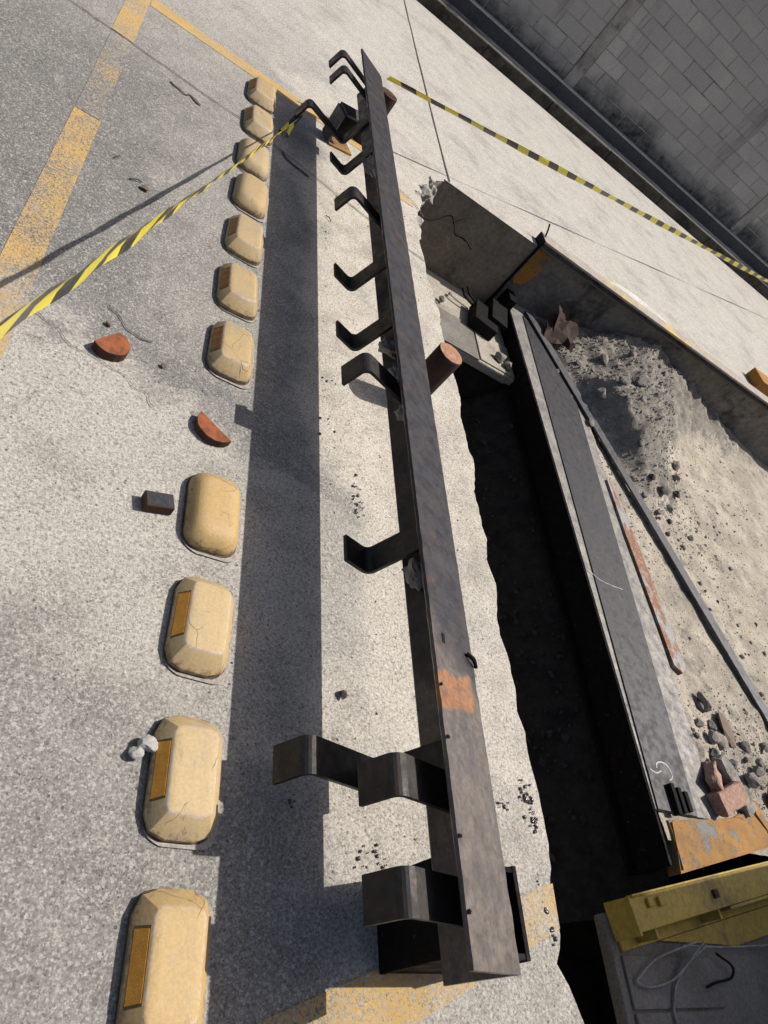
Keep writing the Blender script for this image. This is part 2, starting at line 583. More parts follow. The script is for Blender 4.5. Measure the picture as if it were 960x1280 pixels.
def strip_profile(pts, th, rad=.022, seg=6):
    """open polyline -> closed bar outline with rounded bends (XZ)"""
    path = [Vector(pts[0])]
    for i in range(1, len(pts) - 1):
        p, q, r = Vector(pts[i - 1]), Vector(pts[i]), Vector(pts[i + 1])
        a = (p - q).normalized()
        b = (r - q).normalized()
        half = a.angle(b) / 2
        d = rad / math.tan(half)
        c = q + (a + b).normalized() * (rad / math.sin(half))
        s = q + a * d
        e = q + b * d
        a0 = math.atan2((s - c).y, (s - c).x)
        a1 = math.atan2((e - c).y, (e - c).x)
        da = (a1 - a0 + PI) % (2 * PI) - PI
        for k in range(seg + 1):
            an = a0 + da * k / seg
            path.append(c + Vector((math.cos(an), math.sin(an))) * rad)
    path.append(Vector(pts[-1]))
    L, Rr = [], []
    for i, p in enumerate(path):
        t = (path[min(i + 1, len(path) - 1)] - path[max(i - 1, 0)]).normalized()
        nrm = Vector((-t.y, t.x)) * th / 2
        L.append(tuple(p + nrm))
        Rr.append(tuple(p - nrm))
    return L + Rr[::-1]


def bar_strap(name, pts, y0, y1, th, mat, parent):
    prof = strip_profile(pts, th)
    n = len(prof)
    h = n // 2
    bm = bmesh.new()
    A = [bm.verts.new((x, y0, z)) for x, z in prof]
    B = [bm.verts.new((x, y1, z)) for x, z in prof]
    for i in range(n):
        j = (i + 1) % n
        bm.faces.new((A[i], A[j], B[j], B[i]))
    for i in range(h - 1):
        bm.faces.new((A[i], A[n - 1 - i], A[n - 2 - i], A[i + 1]))
        bm.faces.new((B[i + 1], B[n - 2 - i], B[n - 1 - i], B[i]))
    bmesh.ops.bevel(bm, geom=[e for e in bm.edges if e.is_boundary is False and abs(e.calc_face_angle(0)) > 1.2],
                    offset=.0018, segments=1, affect='EDGES')
    return bm_obj(name, bm, mat, parent)


def tube(name, pts, r, mat, parent=None, base=None, seg=8, sub=6):
    P = catmull(pts, sub)
    vs, fs = [], []
    up = Vector((0, 0, 1))
    for i, p in enumerate(P):
        t = (P[min(i + 1, len(P) - 1)] - P[max(i - 1, 0)]).normalized()
        a = t.cross(up)
        if a.length < 1e-4:
            a = Vector((1, 0, 0))
        a.normalize()
        b = t.cross(a)
        for k in range(seg):
            an = 2 * PI * k / seg
            vs.append(p + (a * math.cos(an) + b * math.sin(an)) * r)
    for i in range(len(P) - 1):
        for k in range(seg):
            k2 = (k + 1) % seg
            fs.append((i * seg + k, i * seg + k2, (i + 1) * seg + k2, (i + 1) * seg + k))
    fs.append(tuple(range(seg))[::-1])
    fs.append(tuple((len(P) - 1) * seg + k for k in range(seg)))
    return mesh_obj(name, vs, fs, mat, parent, base, True)


def catmull(pts, sub):
    pts = [Vector(p) for p in pts]
    if sub <= 1:
        return pts
    out = []
    q = [pts[0] * 2 - pts[1]] + pts + [pts[-1] * 2 - pts[-2]]
    for i in range(1, len(q) - 2):
        for k in range(sub):
            t = k / sub
            a, b, c, d = q[i - 1], q[i], q[i + 1], q[i + 2]
            out.append(.5 * ((2 * b) + (c - a) * t + (2 * a - 5 * b + 4 * c - d) * t * t + (3 * b - a - 3 * c + d) * t ** 3))
    out.append(pts[-1])
    return out


def ribbon(name, pts, w, mat, z=.004, parent=None, base=None, jit=.0, sub=8):
    P = catmull([(p[0], p[1], z) for p in pts], sub)
    vs, fs = [], []
    for i, p in enumerate(P):
        t = (P[min(i + 1, len(P) - 1)] - P[max(i - 1, 0)]).normalized()
        nrm = Vector((-t.y, t.x, 0))
        ww = w * (1 + .6 * mnoise.noise(p * 17)) / 2
        o = nrm * jit * mnoise.noise(p * 23 + Vector((3, 1, 7)))
        vs += [p + nrm * ww + o, p - nrm * ww + o]
    for i in range(len(P) - 1):
        fs.append((2 * i, 2 * i + 1, 2 * i + 3, 2 * i + 2))
    return mesh_obj(name, vs, fs, mat, parent, base)


def rock_mesh(name, seed, mat, flat=.7, sub=2, cuts=7, rough=.13):
    r = random.Random(seed)
    bm = bmesh.new()
    bmesh.ops.create_icosphere(bm, subdivisions=sub, radius=1)
    planes = []
    for _ in range(cuts):
        n = Vector((r.uniform(-1, 1), r.uniform(-1, 1), r.uniform(-1, 1))).normalized()
        planes.append((n, r.uniform(.45, .8)))
    o = Vector((seed * 3.1, seed * 1.7, 0))
    for v in bm.verts:
        for n, d in planes:
            k = v.co.dot(n) - d
            if k > 0:
                v.co -= n * k
        v.co *= 1 + rough * mnoise.noise(v.co * 2.3 + o) + rough * .6 * mnoise.noise(v.co * 6 + o)
        v.co.z *= flat
    zmin = min(v.co.z for v in bm.verts)
    for v in bm.verts:
        v.co.z -= zmin
    me = bpy.data.meshes.new(name)
    bm.to_mesh(me)
    bm.free()
    me.materials.append(mat)
    return me


def place(name, me, loc, scale, rot, parent=None):
    o = bpy.data.objects.new(name, me)
    COL.objects.link(o)
    o.rotation_euler = rot
    o.scale = scale if isinstance(scale, (tuple, list)) else (scale,) * 3
    if parent is not None:
        o.parent = parent
        o.location = Vector(loc) - WLOC[parent.name]
    else:
        o.location = loc
    return o


def grit_mesh(name, items, mat, base=(0, 0, 0)):
    """many little stones in one mesh; items = (x, y, z, size)"""
    vs, fs = [], []
    for (x, y, z, s) in items:
        k = len(vs)
        pts = [(1, 0, 0), (0, 1, 0), (-1, 0, 0), (0, -1, 0), (0, 0, .8), (0, 0, -.5)]
        a = rnd.uniform(0, 6.28)
        ca, sa = math.cos(a), math.sin(a)
        e = rnd.uniform(.55, 1)
        for p in pts:
            q = [c + rnd.uniform(-.3, .3) for c in p]
            q[1] *= e
            vs.append((x + s * (q[0] * ca - q[1] * sa), y + s * (q[0] * sa + q[1] * ca), z + s * q[2] * .8 + s * .25))
        for i in range(4):
            j = (i + 1) % 4
            fs.append((k + i, k + j, k + 4))
            fs.append((k + j, k + i, k + 5))
    return mesh_obj(name, vs, fs, mat, None, base)


# ------------------------------------------------------------------ ground slab and pit
EDGE = [(-8, 1.60), (-2, 1.61), (-.4, 1.60), (.072, 1.604), (.15, 1.575), (.193, 1.545), (.253, 1.575), (.381, 1.584), (.501, 1.596),
        (.60, 1.600), (.698, 1.588), (.78, 1.590), (.841, 1.576), (.92, 1.588), (1.002, 1.582), (1.10, 1.560), (1.206, 1.576), (1.30, 1.590),
        (1.4, 1.570), (1.5, 1.588), (1.615, 1.568), (1.72, 1.575), (1.871, 1.598), (2.0, 1.578), (2.129, 1.572), (2.25, 1.592),
        (2.386, 1.581), (2.5, 1.560), (2.647, 1.552), (2.8, 1.560), (2.956, 1.548), (3.1, 1.520), (3.25, 1.528), (3.421, 1.506),
        (3.55, 1.535), (3.66, 1.522), (3.796, 1.551), (3.9, 1.59), (4.0, 1.585), (4.12, 1.66), (4.25, 1.68), (4.36, 1.76), (4.44, 1.835)]
edge = []
for (ya, xa), (yb, xb) in zip(EDGE[:-1], EDGE[1:]):
    k = max(1, int((yb - ya) / .025)) if ya > -.5 else 1
    for i in range(k):
        t = i / k
        y = ya + (yb - ya) * t
        x = xa + (xb - xa) * t
        p = Vector((0, y, 3.3))
        x += .014 * mnoise.noise(p * 7) + .010 * mnoise.noise(p * 23) + .007 * mnoise.noise(p * 60)
        edge.append((y, x))
edge.append((4.44, 1.835))
gv, gf = [], []
for (y, x) in edge:
    # the broken lip rounds off a little before it drops
    gv += [(-250, y, 0), (x - .012, y, 0), (x, y, -.010 - .012 * abs(mnoise.noise(Vector((5, y * 14, 2)))))]
for i in range(len(edge) - 1):
    a = i * 3
    gf.append((a, a + 1, a + 4, a + 3))
    gf.append((a + 1, a + 2, a + 5, a + 4))
k = len(gv)
gv += [(-250, 4.44, 0), (250, 4.44, 0), (250, 400, 0), (-250, 400, 0),
       (12, -8, 0), (250, -8, 0), (250, 4.44, 0), (12, 4.44, 0),
       (-250, -250, 0), (250, -250, 0), (250, -8, 0), (-250, -8, 0)]
gf += [(k, k + 1, k + 2, k + 3), (k + 4, k + 5, k + 6, k + 7), (k + 8, k + 9, k + 10, k + 11)]
ground = struct(mesh_obj('ground', gv, [f[::-1] if False else f for f in gf], M['conc']))

# face of the broken slab and earth below it
wv, wf = [], []
for (y, x) in edge:
    j = mnoise.noise(Vector((9, y * 11, 0)))
    wv += [(x, y, -.012), (x - .02 + .03 * j, y, -.10), (x - .01 + .03 * mnoise.noise(Vector((2, y * 8, 5))), y, -.2),
           (x - .08, y, -.22), (x - .05 + .04 * j, y, -1.15)]
for i in range(len(edge) - 1):
    for q in range(4):
        a = i * 5 + q
        wf.append((a, a + 1, a + 6, a + 5))
struct(mesh_obj('pit_side_wall', wv, wf, M['broken']))

# end wall of the pit, slightly uneven
ev, ef = [], []
nx, nz = 40, 18
for i in range(nx + 1):
    for j in range(nz + 1):
        x = 1.45 + (2.70 - 1.45) * i / nx
        z = -.001 - 1.2 * j / nz
        ev.append((x, 4.44 + .006 * mnoise.noise(Vector((x * 6, z * 6, 1))) + (.0 if j == 0 else .003), z))
for i in range(nx):
    for j in range(nz):
        a = i * (nz + 1) + j
        ef.append((a, a + nz + 1, a + nz + 2, a + 1))
endw = struct(mesh_obj('pit_end_wall', ev, ef, M['pitwall'], smooth=True))
for pts in ([(1.78, -.30), (1.92, -.26), (2.0, -.17), (2.06, -.19), (2.12, -.25), (2.2, -.24), (2.29, -.27)],
            [(1.62, -.33), (1.70, -.36), (1.78, -.34), (1.9, -.37)], [(2.06, -.19), (2.1, -.12), (2.09, -.05)]):
    P = catmull([(a, 4.428, b) for a, b in pts], 6)
    v_, f_ = [], []
    for i, p in enumerate(P):
        w = .0035 * (1 + .7 * mnoise.noise(p * 40))
        jj = .012 * mnoise.noise(p * 25)
        v_ += [p + Vector((0, 0, w + jj)), p + Vector((0, 0, -w + jj))]
    for i in range(len(P) - 1):
        f_.append((2 * i, 2 * i + 1, 2 * i + 3, 2 * i + 2))
    mesh_obj('crack', v_, f_, M['black'], endw)

# ledge of old floor at the far end, with two slab pieces and a joint
led = struct(box('pit_ledge', (1.3, 3.66, -.63), (2.83, 4.45, -.565), M['ledge'], bevel=.01))
struct(box('ledge_bank', (1.3, 3.72, -1.3), (2.83, 4.44, -.632), M['earth'], bevel=0))
box('slab_piece', (1.4, 3.66, -.564), (2.47, 4.02, -.556), M['slab'], led, bevel=.003)
box('slab_piece', (2.485, 3.68, -.564), (2.80, 4.0, -.554), M['ledge'], led, bevel=.003)

# trench bottom
tv, tf = [], []
nx, ny = 26, 60
for i in range(nx + 1):
    for j in range(ny + 1):
        x = 1.2 + 2.2 * i / nx
        y = -3.0 + 6.8 * j / ny
        z = -1.12 + .07 * mnoise.noise(Vector((x * 4, y * 4, 0))) + .03 * mnoise.noise(Vector((x * 13, y * 13, 4)))
        tv.append((x, y, z))
for i in range(nx):
    for j in range(ny):
        a = i * (ny + 1) + j
        tf.append((a, a + ny + 1, a + ny + 2, a + 1))
trench = struct(mesh_obj('trench_floor', tv, tf, M['earth'], smooth=True))
# earth bank under the pit beam (its face is the trench's right side)
bv, bf = [], []
ys = [.46 + i * .05 for i in range(65)]
for y in ys:
    n1 = mnoise.noise(Vector((1, y * 6, 2)))
    n2 = mnoise.noise(Vector((7, y * 9, 3)))
    bv += [(2.84, y, -.50), (2.79 + .01 * n1, y, -.64), (2.63 + .05 * n2, y, -.86 + .03 * n1), (2.36 + .05 * n1, y, -1.16)]
for i in range(len(ys) - 1):
    for q in range(3):
        a = i * 4 + q
        bf.append((a, a + 4, a + 5, a + 1))
struct(mesh_obj('earth_bank', bv, bf, M['earth'], smooth=True))

# near floor slab of the pit
ns = struct(box('pit_floor', (2.46, -3.0, -.62), (9.0, .44, -.565), M['slab'], bevel=.012))
box('floor_panel', (2.50, -2.4, -.563), (2.98, .125, -.552), M['slab'], ns, bevel=.004)
box('floor_panel', (2.50, .135, -.563), (3.06, .30, -.553), M['slab'], ns, bevel=.004)


# infill of sand between pit beam and girder, heaped against the girder
def lerp_tab(tab, x):
    if x <= tab[0][0]:
        return tab[0][1]
    for (a, va), (b, vb) in zip(tab[:-1], tab[1:]):
        if x <= b:
            return va + (vb - va) * (x - a) / (b - a)
    return tab[-1][1]


HEAP = [(2.8, .0), (3.2, .015), (3.4, .07), (3.55, .15), (3.7, .22), (3.85, .28), (4.05, .32), (4.25, .31), (4.5, .27), (5.0, .19), (5.6, .09), (6.3, .0), (20, 0)]
REACH = [(2.8, .9), (3.2, 1.3), (3.6, 1.6), (4.0, 1.6), (4.3, 1.15), (4.8, .6), (6, .4), (20, .4)]
MOUNDS = [(3.42, 3.62, .24, .30, .17), (3.62, 3.35, .26, .25, .13), (3.82, 3.75, .26, .35, .12), (3.90, 3.15, .22, .22, .08), (3.55, 3.0, .22, .2, .05), (3.30, 3.25, .12, .25, .05)]


def fill_z(x, y):
    a = lerp_tab(HEAP, x)
    r = lerp_tab(REACH, x)
    d = max(0.0, 4.5 - y)
    t = max(0.0, 1 - d / r)
    g = t * t * (3 - 2 * t)
    g = g * .55 + .45 * min(1, max(0, t * 1.6 - .3))
    mo = sum(h * math.exp(-((x - cx) / sx) ** 2 - ((y - cy) / sy) ** 2) for cx, cy, sx, sy, h in MOUNDS)
    side = min(1.0, max(0.0, (x - (2.975 + (4.4 - y) * .387) - .05) / .14))
    mo *= side
    g *= side
    z = -.452 + a * g + mo
    p = Vector((x, y, 0))
    rough = .007 + .055 * min(1, (a * g + mo) * 4)
    if 3.2 < x < 3.42:
        z += .026 * math.exp(-((x - 3.30) / .045) ** 2) * max(0, .35 + mnoise.noise(Vector((x * 3, y * 3.1, 8))) + .5 * mnoise.noise(Vector((x * 9, y * 11, 2))))
    z += rough * (mnoise.noise(p * 5) + .6 * mnoise.noise(p * 12 + Vector((4, 0, 0))) + .4 * mnoise.noise(p * 27) + .25 * mnoise.noise(p * 55))
    # shallow dish of gravel near the block pile
    q = math.exp(-(((x - 3.75) / .5) ** 2 + ((y - 1.2) / .35) ** 2))
    z += q * (.025 + .03 * mnoise.noise(p * 14))
    return z


iv, if_ = [], []
nx, ny = 230, 230
for i in range(nx + 1):
    for j in range(ny + 1):
        t = i / nx
        x = 2.83 + (12.0 - 2.83) * (.28 * t + .72 * t ** 3)
        y = .70 + (4.53 - .70) * j / ny
        iv.append((x, y, fill_z(x, y)))
for i in range(nx):
    for j in range(ny):
        a = i * (ny + 1) + j
        if_.append((a, a + ny + 1, a + ny + 2, a + 1))
struct(mesh_obj('infill', iv, if_, M['sand'], smooth=True))

# paint and joints on the slab (sheets a few millimetres up)


def sheet(name, pts, mat, z=.0018):
    return mesh_obj(name, [(x, y, z) for x, y in pts], [tuple(range(len(pts)))], mat, ground)


sheet('painted_line', [(-.133, 3.52), (-.040, 3.52), (-.040, 4.13), (-.133, 4.13)], M['paint_good'])
sheet('painted_line', [(-.143, -3.0), (-.035, -3.0), (-.036, 2.75), (-.129, 2.75)], M['paint'])
sheet('painted_line', [(-.127, 2.756), (-.040, 2.756), (-.04, 3.514), (-.130, 3.514)], M['paint_faint'])
sheet('painted_line', [(-.036, 4.005), (1.30, 4.005), (1.30, 4.115), (-.036, 4.115)], M['paint_good'])
sheet('painted_line', [(1.34, 3.735), (1.50, 3.745), (1.495, 3.80), (1.34, 3.84)], M['paint_good'])
sheet('painted_line', [(.66, -.05), (1.05, .07), (1.568, .268), (1.573, .372), (1.43, .33), (1.02, .185), (.62, .06)], M['paint'])
ribbon('joint', [(1.867, 4.45), (1.86, 6), (1.87, 8.4)], .012, M['joint'], .004, ground, jit=.006)
ribbon('joint', [(-2.0, 3.62), (-.26, 3.522), (.27, 3.472), (.48, 3.458), (.74, 3.392), (1.26, 3.263), (1.51, 3.22)], .006, M['joint'], .0055, ground, jit=.006)
ribbon('joint', [(1.17, 4.03), (1.35, 3.87), (1.5, 3.80), (1.56, 3.70)], .006, M['joint'], .0065, ground, jit=.006)
ribbon('crack', [(.141, 3.38), (.2, 3.36), (.235, 3.375), (.289, 3.356)], .014, M['joint'], .005, ground, jit=.02)
ribbon('crack', [(.675, 3.395), (.73, 3.35), (.79, 3.345), (.826, 3.321)], .016, M['joint'], .005, ground, jit=.02)
ribbon('crack', [(-.02, 1.66), (.10, 1.585), (.2, 1.545), (.29, 1.52), (.34, 1.47)], .0022, M['joint'], .005, ground, jit=.02)
ribbon('crack', [(.165, 1.80), (.20, 1.755), (.255, 1.72), (.30, 1.725)], .004, M['joint'], .005, ground, jit=.02)

# ------------------------------------------------------------------ block wall, plinth, kerb
kb = tag(box('kerb', (-12, 8.42, -.02), (20, 8.70, .128), M['curb'], base=(4, 8.5, 0), bevel=.012), 'long low concrete kerb with dark face below the block wall', 'kerb')
x = -4.0
i = 0
while x < 14:
    L_ = .98 + .03 * rnd.random()
    box('kerb_stone', (x, 8.385 + .008 * rnd.random(), -.02), (x + L_ - .012, 8.44, .118 + .008 * rnd.random()), M['curb_dark'], kb, bevel=.008)
    x += L_
wall = empty('block_wall', (4, 8.8, 0), 'grey concrete block wall standing in shade beyond the yard', 'wall')
box('wall_core', (-12, 8.815, 0), (20, 8.98, 2.95), M['mortar'], wall, bevel=0)
pl = box('plinth', (-12, 8.69, .10), (20, 8.80, .262), M['plinth'], wall, bevel=.006)
box('plinth_lip', (-12, 8.684, .2635), (20, 8.80, .276), M['lip'], wall, bevel=.003)
box('wall_cap', (-12, 8.78, 2.952), (20, 9.0, 3.03), M['curb'], wall, bevel=.01)
cols = [.82, 4.11, 7.42, 10.7]
for c in cols:
    box('pier_strip', (c - .075, 8.800, .27), (c + .075, 8.83, 2.95), M['mortar'], wall, bevel=.003)


def block_mesh(w):
    bm = bmesh.new()
    add_box(bm, (-w / 2, -.01, -.0785), (w / 2, .02, .0785), .005, None, 1)
    me = bpy.data.meshes.new('block')
    bm.to_mesh(me)
    bm.free()
    me.materials.append(M['block'])
    return me


bcache = {}
nb = 0
for r_ in range(11):
    zc = .362 + .166 * r_
    for a, b in zip(cols[:-1], cols[1:]):
        x0, x1 = a + .08, b - .08
        x = x0
        first = .19 if r_ % 2 else .38
        while x < x1 - .03:
            w = min(first if x == x0 else .38, x1 - x)
            if x1 - (x + w) < .06:
                w = x1 - x
            if 1.7 < x < 9.6:
                key = round(w, 2)
                if key not in bcache:
                    bcache[key] = block_mesh(key - .010)
                o = bpy.data.objects.new('block', bcache[key])
                COL.objects.link(o)
                o.parent = wall
                o.location = Vector((x + w / 2, 8.8205 + rnd.uniform(-.0025, .0015), zc)) - Vector((4, 8.8, 0))
                o.rotation_euler = (0, rnd.uniform(-.006, .006), rnd.uniform(-.004, .004))
                nb += 1
            x += w
bm = bmesh.new()
for r_ in range(15):
    zc = .362 + .166 * r_
    for x in [q * .38 + (.19 if r_ % 2 else 0) for q in range(-29, 52)]:
        if (x < 1.2 and x + .4 < 1.7) or x > 9.9 or r_ > 10:
            if abs(x - .82) < .3 or abs(x - 10.7) < .3:
                continue
            add_box(bm, (x - .185, 8.795, zc - .0785), (x + .185, 8.82, zc + .0785))
stuff(bm_obj('far_blocks', bm, M['block'], wall))

# ------------------------------------------------------------------ steel angle with anchor straps
TH = math.radians(163)
E1 = Vector((math.cos(TH), math.sin(TH)))             # along the upper leg, away from the corner
E2 = Vector((math.cos(TH + PI / 2), math.sin(TH + PI / 2)))   # along the hanging leg
K = Vector((1.0565, .350))
LEG, T_ = .1575, .0125
Y0, Y1 = .127, 4.075


def kz(s, t):
    """point s along the upper leg and t down the hanging leg from the outer corner"""
    q = K + E1 * s + E2 * t
    return (q.x, q.y)


angle = empty('steel_angle', (1.05, 2.1, 0), 'long dark steel angle with bent anchor straps propped above the ground', 'steel angle')
prof = [kz(0, 0), kz(LEG, 0), kz(LEG + .001, T_ * .6), kz(LEG - .004, T_), kz(T_ + .01, T_), kz(T_ + .003, T_ + .003), kz(T_, T_ + .01), kz(T_, LEG - .004), kz(T_ * .6, LEG + .001), kz(0, LEG)]
# swept with slightly nicked edges
vs, fs = [], []
NY = 260
n = len(prof)
for j in range(NY + 1):
    y = Y0 + (Y1 - Y0) * j / NY
    for i, (px, pz) in enumerate(prof):
        d = .0010 * mnoise.noise(Vector((i * 5, y * 25, 0))) if i in (1, 2, 3, 0) else 0
        yy = y
        if j == NY:
            yy = y + (.02 if i in (1, 2, 3) else 0)
        vs.append((px + d, yy, pz + d))
for j in range(NY):
    for i in range(n):
        a, b = j * n + i, j * n + (i + 1) % n
        fs.append((a, a + n, b + n, b))
for base_ in (0, NY * n):
    fs.append(tuple(base_ + q for q in (0, 1, 2, 3, 4, 5)))
    fs.append(tuple(base_ + q for q in (0, 5, 6, 7, 8, 9)))
mesh_obj('angle_bar', vs, fs, M['steel'], angle)

S_AT, L1, L2 = .068, .229, .092


def lam(y0, w=.08, s=S_AT, l1=L1, l2=L2):
    bar_strap('anchor_strap', [kz(T_ - .002, s), kz(l1, s), kz(l1, s + l2)], y0, y0 + w, .010, M['strap'], angle)


def vee(y0, w=.08, s=S_AT, l1=L1, l2=L2):
    bar_strap('anchor_strap', [kz(s, T_ - .002), kz(s, l1), kz(s + l2, l1)], y0, y0 + w, .010, M['strap'], angle)


def zed(y0, w=.08):
    bar_strap('anchor_strap', [kz(T_ + .007, .05), kz(T_ + .007, .265), kz(T_ + .245, .265), kz(T_ + .245, .36)], y0, y0 + w, .010, M['strap'], angle)


for y in (.205, .402, 1.585, 2.575, 3.765, 3.965):
    lam(y)
for y in (1.033, 1.946, 2.295, 3.19):
    vee(y)
zed(.485)
zed(3.635)
# lumps of old concrete still stuck in the corner
RM = [rock_mesh('lump_%d' % q, 40 + q, M['broken'], .8, 3, 9, .35) for q in range(4)]
for (y, s, t, sc) in ((3.12, .06, .10, .055), (3.05, .05, .06, .045), (1.90, .05, .12, .055), (1.83, .045, .06, .05), (1.74, .04, .09, .045),
                      (1.66, .035, .06, .04), (1.55, .03, .05, .035), (1.45, .03, .045, .028), (2.52, .03, .06, .035), (1.0, .045, .10, .04), (.98, .05, .05, .03), (2.68, .035, .08, .035)):
    q = kz(s, t)
    place('concrete_lump', rnd.choice(RM), (q[0], y, q[1] - .03), (sc * .8, sc * 1.2, sc), (rnd.uniform(-.5, .5), rnd.uniform(-.5, .5), rnd.uniform(0, 6)), angle)
# slot and nib on the upper leg
q = kz(.118, -.0015)
bm = bmesh.new()
for (a, b, ya, yb) in ((.112, .122, .728, .752),):
    p = [kz(a, -.001), kz(b, -.001)]
    vv = [bm.verts.new((p[0][0], ya, p[0][1])), bm.verts.new((p[1][0], ya, p[1][1])), bm.verts.new((p[1][0], yb, p[1][1])), bm.verts.new((p[0][0], yb, p[0][1]))]
    bm.faces.new(vv)
bm_obj('slot', bm, M['black'], angle)
q0, q1 = kz(.028, -.003), kz(-.004, -.004)
tube('weld_nib', [(q0[0], .735, q0[1]), ((q0[0] + q1[0]) / 2, .722, q0[1] + .004), (q1[0], .712, q1[1])], .005, M['black'], angle)
# bolt stubs along the free edge
for y in (.33, .21, .51, .62):
    q = kz(LEG - .004, -.001)
    place('weld_spatter', rock_mesh('spatter', int(y * 100), M['black'], .6, 1, 3), (q[0], y, q[1]), .005, (0, 0, y), angle)

# ------------------------------------------------------------------ props under the angle


def cyl_bm(c, r, h, seg=40, bev=.003):
    bm = bmesh.new()
    bmesh.ops.create_cone(bm, cap_ends=True, segments=seg, radius1=r, radius2=r, depth=h)
    for v in bm.verts:
        v.co += Vector((c[0], c[1], c[2] + h / 2))
    bmesh.ops.bevel(bm, geom=[e for e in bm.edges if abs(e.verts[0].co.z - e.verts[1].co.z) < 1e-5], offset=bev, segments=2, affect='EDGES')
    return bm


p1 = empty('steel_post', (1.250, 2.012, 0), 'thick rusty round steel post standing upright behind the middle of the angle', 'post')
sf_ = bm_obj('shaft', cyl_bm((1.250, 2.012, 0), .053, .290), M['post_side'], p1)
bm_obj('cut_face', cyl_bm((1.250, 2.012, .2895), .0505, .0022, 40, .0008), M['rust_cut'], sf_)
p2 = empty('steel_post', (1.155, 4.13, 0), 'round rusty steel post half hidden behind the far end of the angle', 'post')
sf_ = bm_obj('shaft', cyl_bm((1.155, 4.13, 0), .055, .290), M['post_side'], p2)
bm_obj('cut_face', cyl_bm((1.155, 4.13, .2895), .0525, .0022, 40, .0008), M['rust_dark'], sf_)

ped = empty('box_support', (1.12, .25, 0), 'short black steel box tube carrying the near end of the angle', 'support')
X0, X1, YA, YB, ZT = 1.003, 1.236, .168, .345, .206
box('side_plate', (X0, YA, 0), (X0 + .012, YB, ZT), M['steel_dark'], ped)
box('side_plate', (X1 - .012, YA, 0), (X1, YB, ZT), M['steel_dark'], ped)
box('end_plate', (X0 + .012, YA + .002, 0), (X1 - .012, YA + .014, ZT - .002), M['steel_dark'], ped)
box('end_plate', (X0 + .012, YB - .014, 0), (X1 - .012, YB - .002, ZT - .002), M['steel_dark'], ped)

chs = empty('channel_support', (1.0, 3.9, 0), 'short steel channel with yellow inside propping the far end of the angle', 'support')
MX = Matrix.Translation((1.0, 3.88, 0)) @ Matrix.Rotation(math.radians(18), 4, 'Z')
box('web', (-.075, .045, 0), (.075, .056, .185), M['steel_dark'], chs, mtx=MX)
box('flange', (-.075, -.055, .172), (.075, .045, .185), M['steel_grey'], chs, mtx=MX)
box('flange', (-.075, -.055, 0), (.075, .045, .012), M['yellow_old'], chs, mtx=MX)
box('flange', (-.086, -.05, .012), (-.075, .056, .172), M['steel_grey'], chs, mtx=MX)

# ------------------------------------------------------------------ road studs


def ring(hx, hy, ch, z, rnd_=3):
    """rectangle with rounded corners"""
    out = []
    for (sx, sy, a0) in ((1, 1, 0), (-1, 1, 90), (-1, -1, 180), (1, -1, 270)):
        for k in range(rnd_ + 1):
            a = math.radians(a0 + 90 * k / rnd_)
            out.append(Vector((sx * (hx - ch) + ch * math.cos(a), sy * (hy - ch) + ch * math.sin(a), z)))
    return out


def stud_body(kind, mat='stud'):
    if kind == 'crisp':
        rings = [ring(.073, .122, .044, 0, 2), ring(.073, .122, .044, .015, 2), ring(.071, .120, .043, .018, 2),
                 ring(.048, .087, .017, .0515, 2), ring(.0455, .084, .015, .0535, 2), ring(.042, .080, .013, .0548, 2), ring(.028, .062, .01, .0552, 2)]
    else:
        rings = [ring(.071, .120, .046, 0, 5), ring(.071, .120, .046, .016, 5), ring(.068, .116, .045, .024, 5), ring(.058, .103, .040, .041, 5),
                 ring(.049, .090, .032, .049, 5), ring(.036, .074, .024, .0535, 5), ring(.020, .05, .014, .055, 5)]
    vs, fs = [], []
    n = len(rings[0])
    for r in rings:
        vs += r
    for k in range(len(rings) - 1):
        for i in range(n):
            j = (i + 1) % n
            fs.append((k * n + i, k * n + j, (k + 1) * n + j, (k + 1) * n + i))
    fs.append(tuple((len(rings) - 1) * n + i for i in range(n)))
    me = bpy.data.meshes.new('stud_body')
    me.from_pydata(vs, [], fs)
    me.materials.append(M[mat])
    me.shade_smooth()
    me.set_sharp_from_angle(angle=math.radians(24 if kind == 'crisp' else 50))
    return me


def local_mesh(name, bm, mat):
    me = bpy.data.meshes.new(name)
    bmesh.ops.recalc_face_normals(bm, faces=bm.faces)
    bm.to_mesh(me)
    bm.free()
    me.materials.append(mat)
    return me


BODY = {'crisp': stud_body('crisp'), 'round': stud_body('round', 'stud_round')}
BODY_D = {'crisp': stud_body('crisp', 'stud_dirty'), 'round': stud_body('round', 'stud_round_dirty')}
# reflector: plate lying on the sloping long side, framed by a shallow dark recess
slope = math.atan2(.0335, .023)


def side_plate(half, lo, hi, out, mat, name):
    bm = bmesh.new()
    nx_, nz_ = -math.sin(slope), math.cos(slope)
    def pt(s, y, d):
        x = -.071 + .023 * s
        z = .018 + .0335 * s
        return Vector((x + nx_ * d, y, z + nz_ * d))
    v = [bm.verts.new(pt(s, y, d)) for d in (-.003, out) for (s, y) in ((lo, -half), (hi, -half * .96), (hi, half * .96), (lo, half))]
    for f in ((0, 1, 2, 3), (7, 6, 5, 4), (0, 4, 5, 1), (1, 5, 6, 2), (2, 6, 7, 3), (3, 7, 4, 0)):
        bm.faces.new([v[i] for i in f])
    return local_mesh(name, bm, mat)


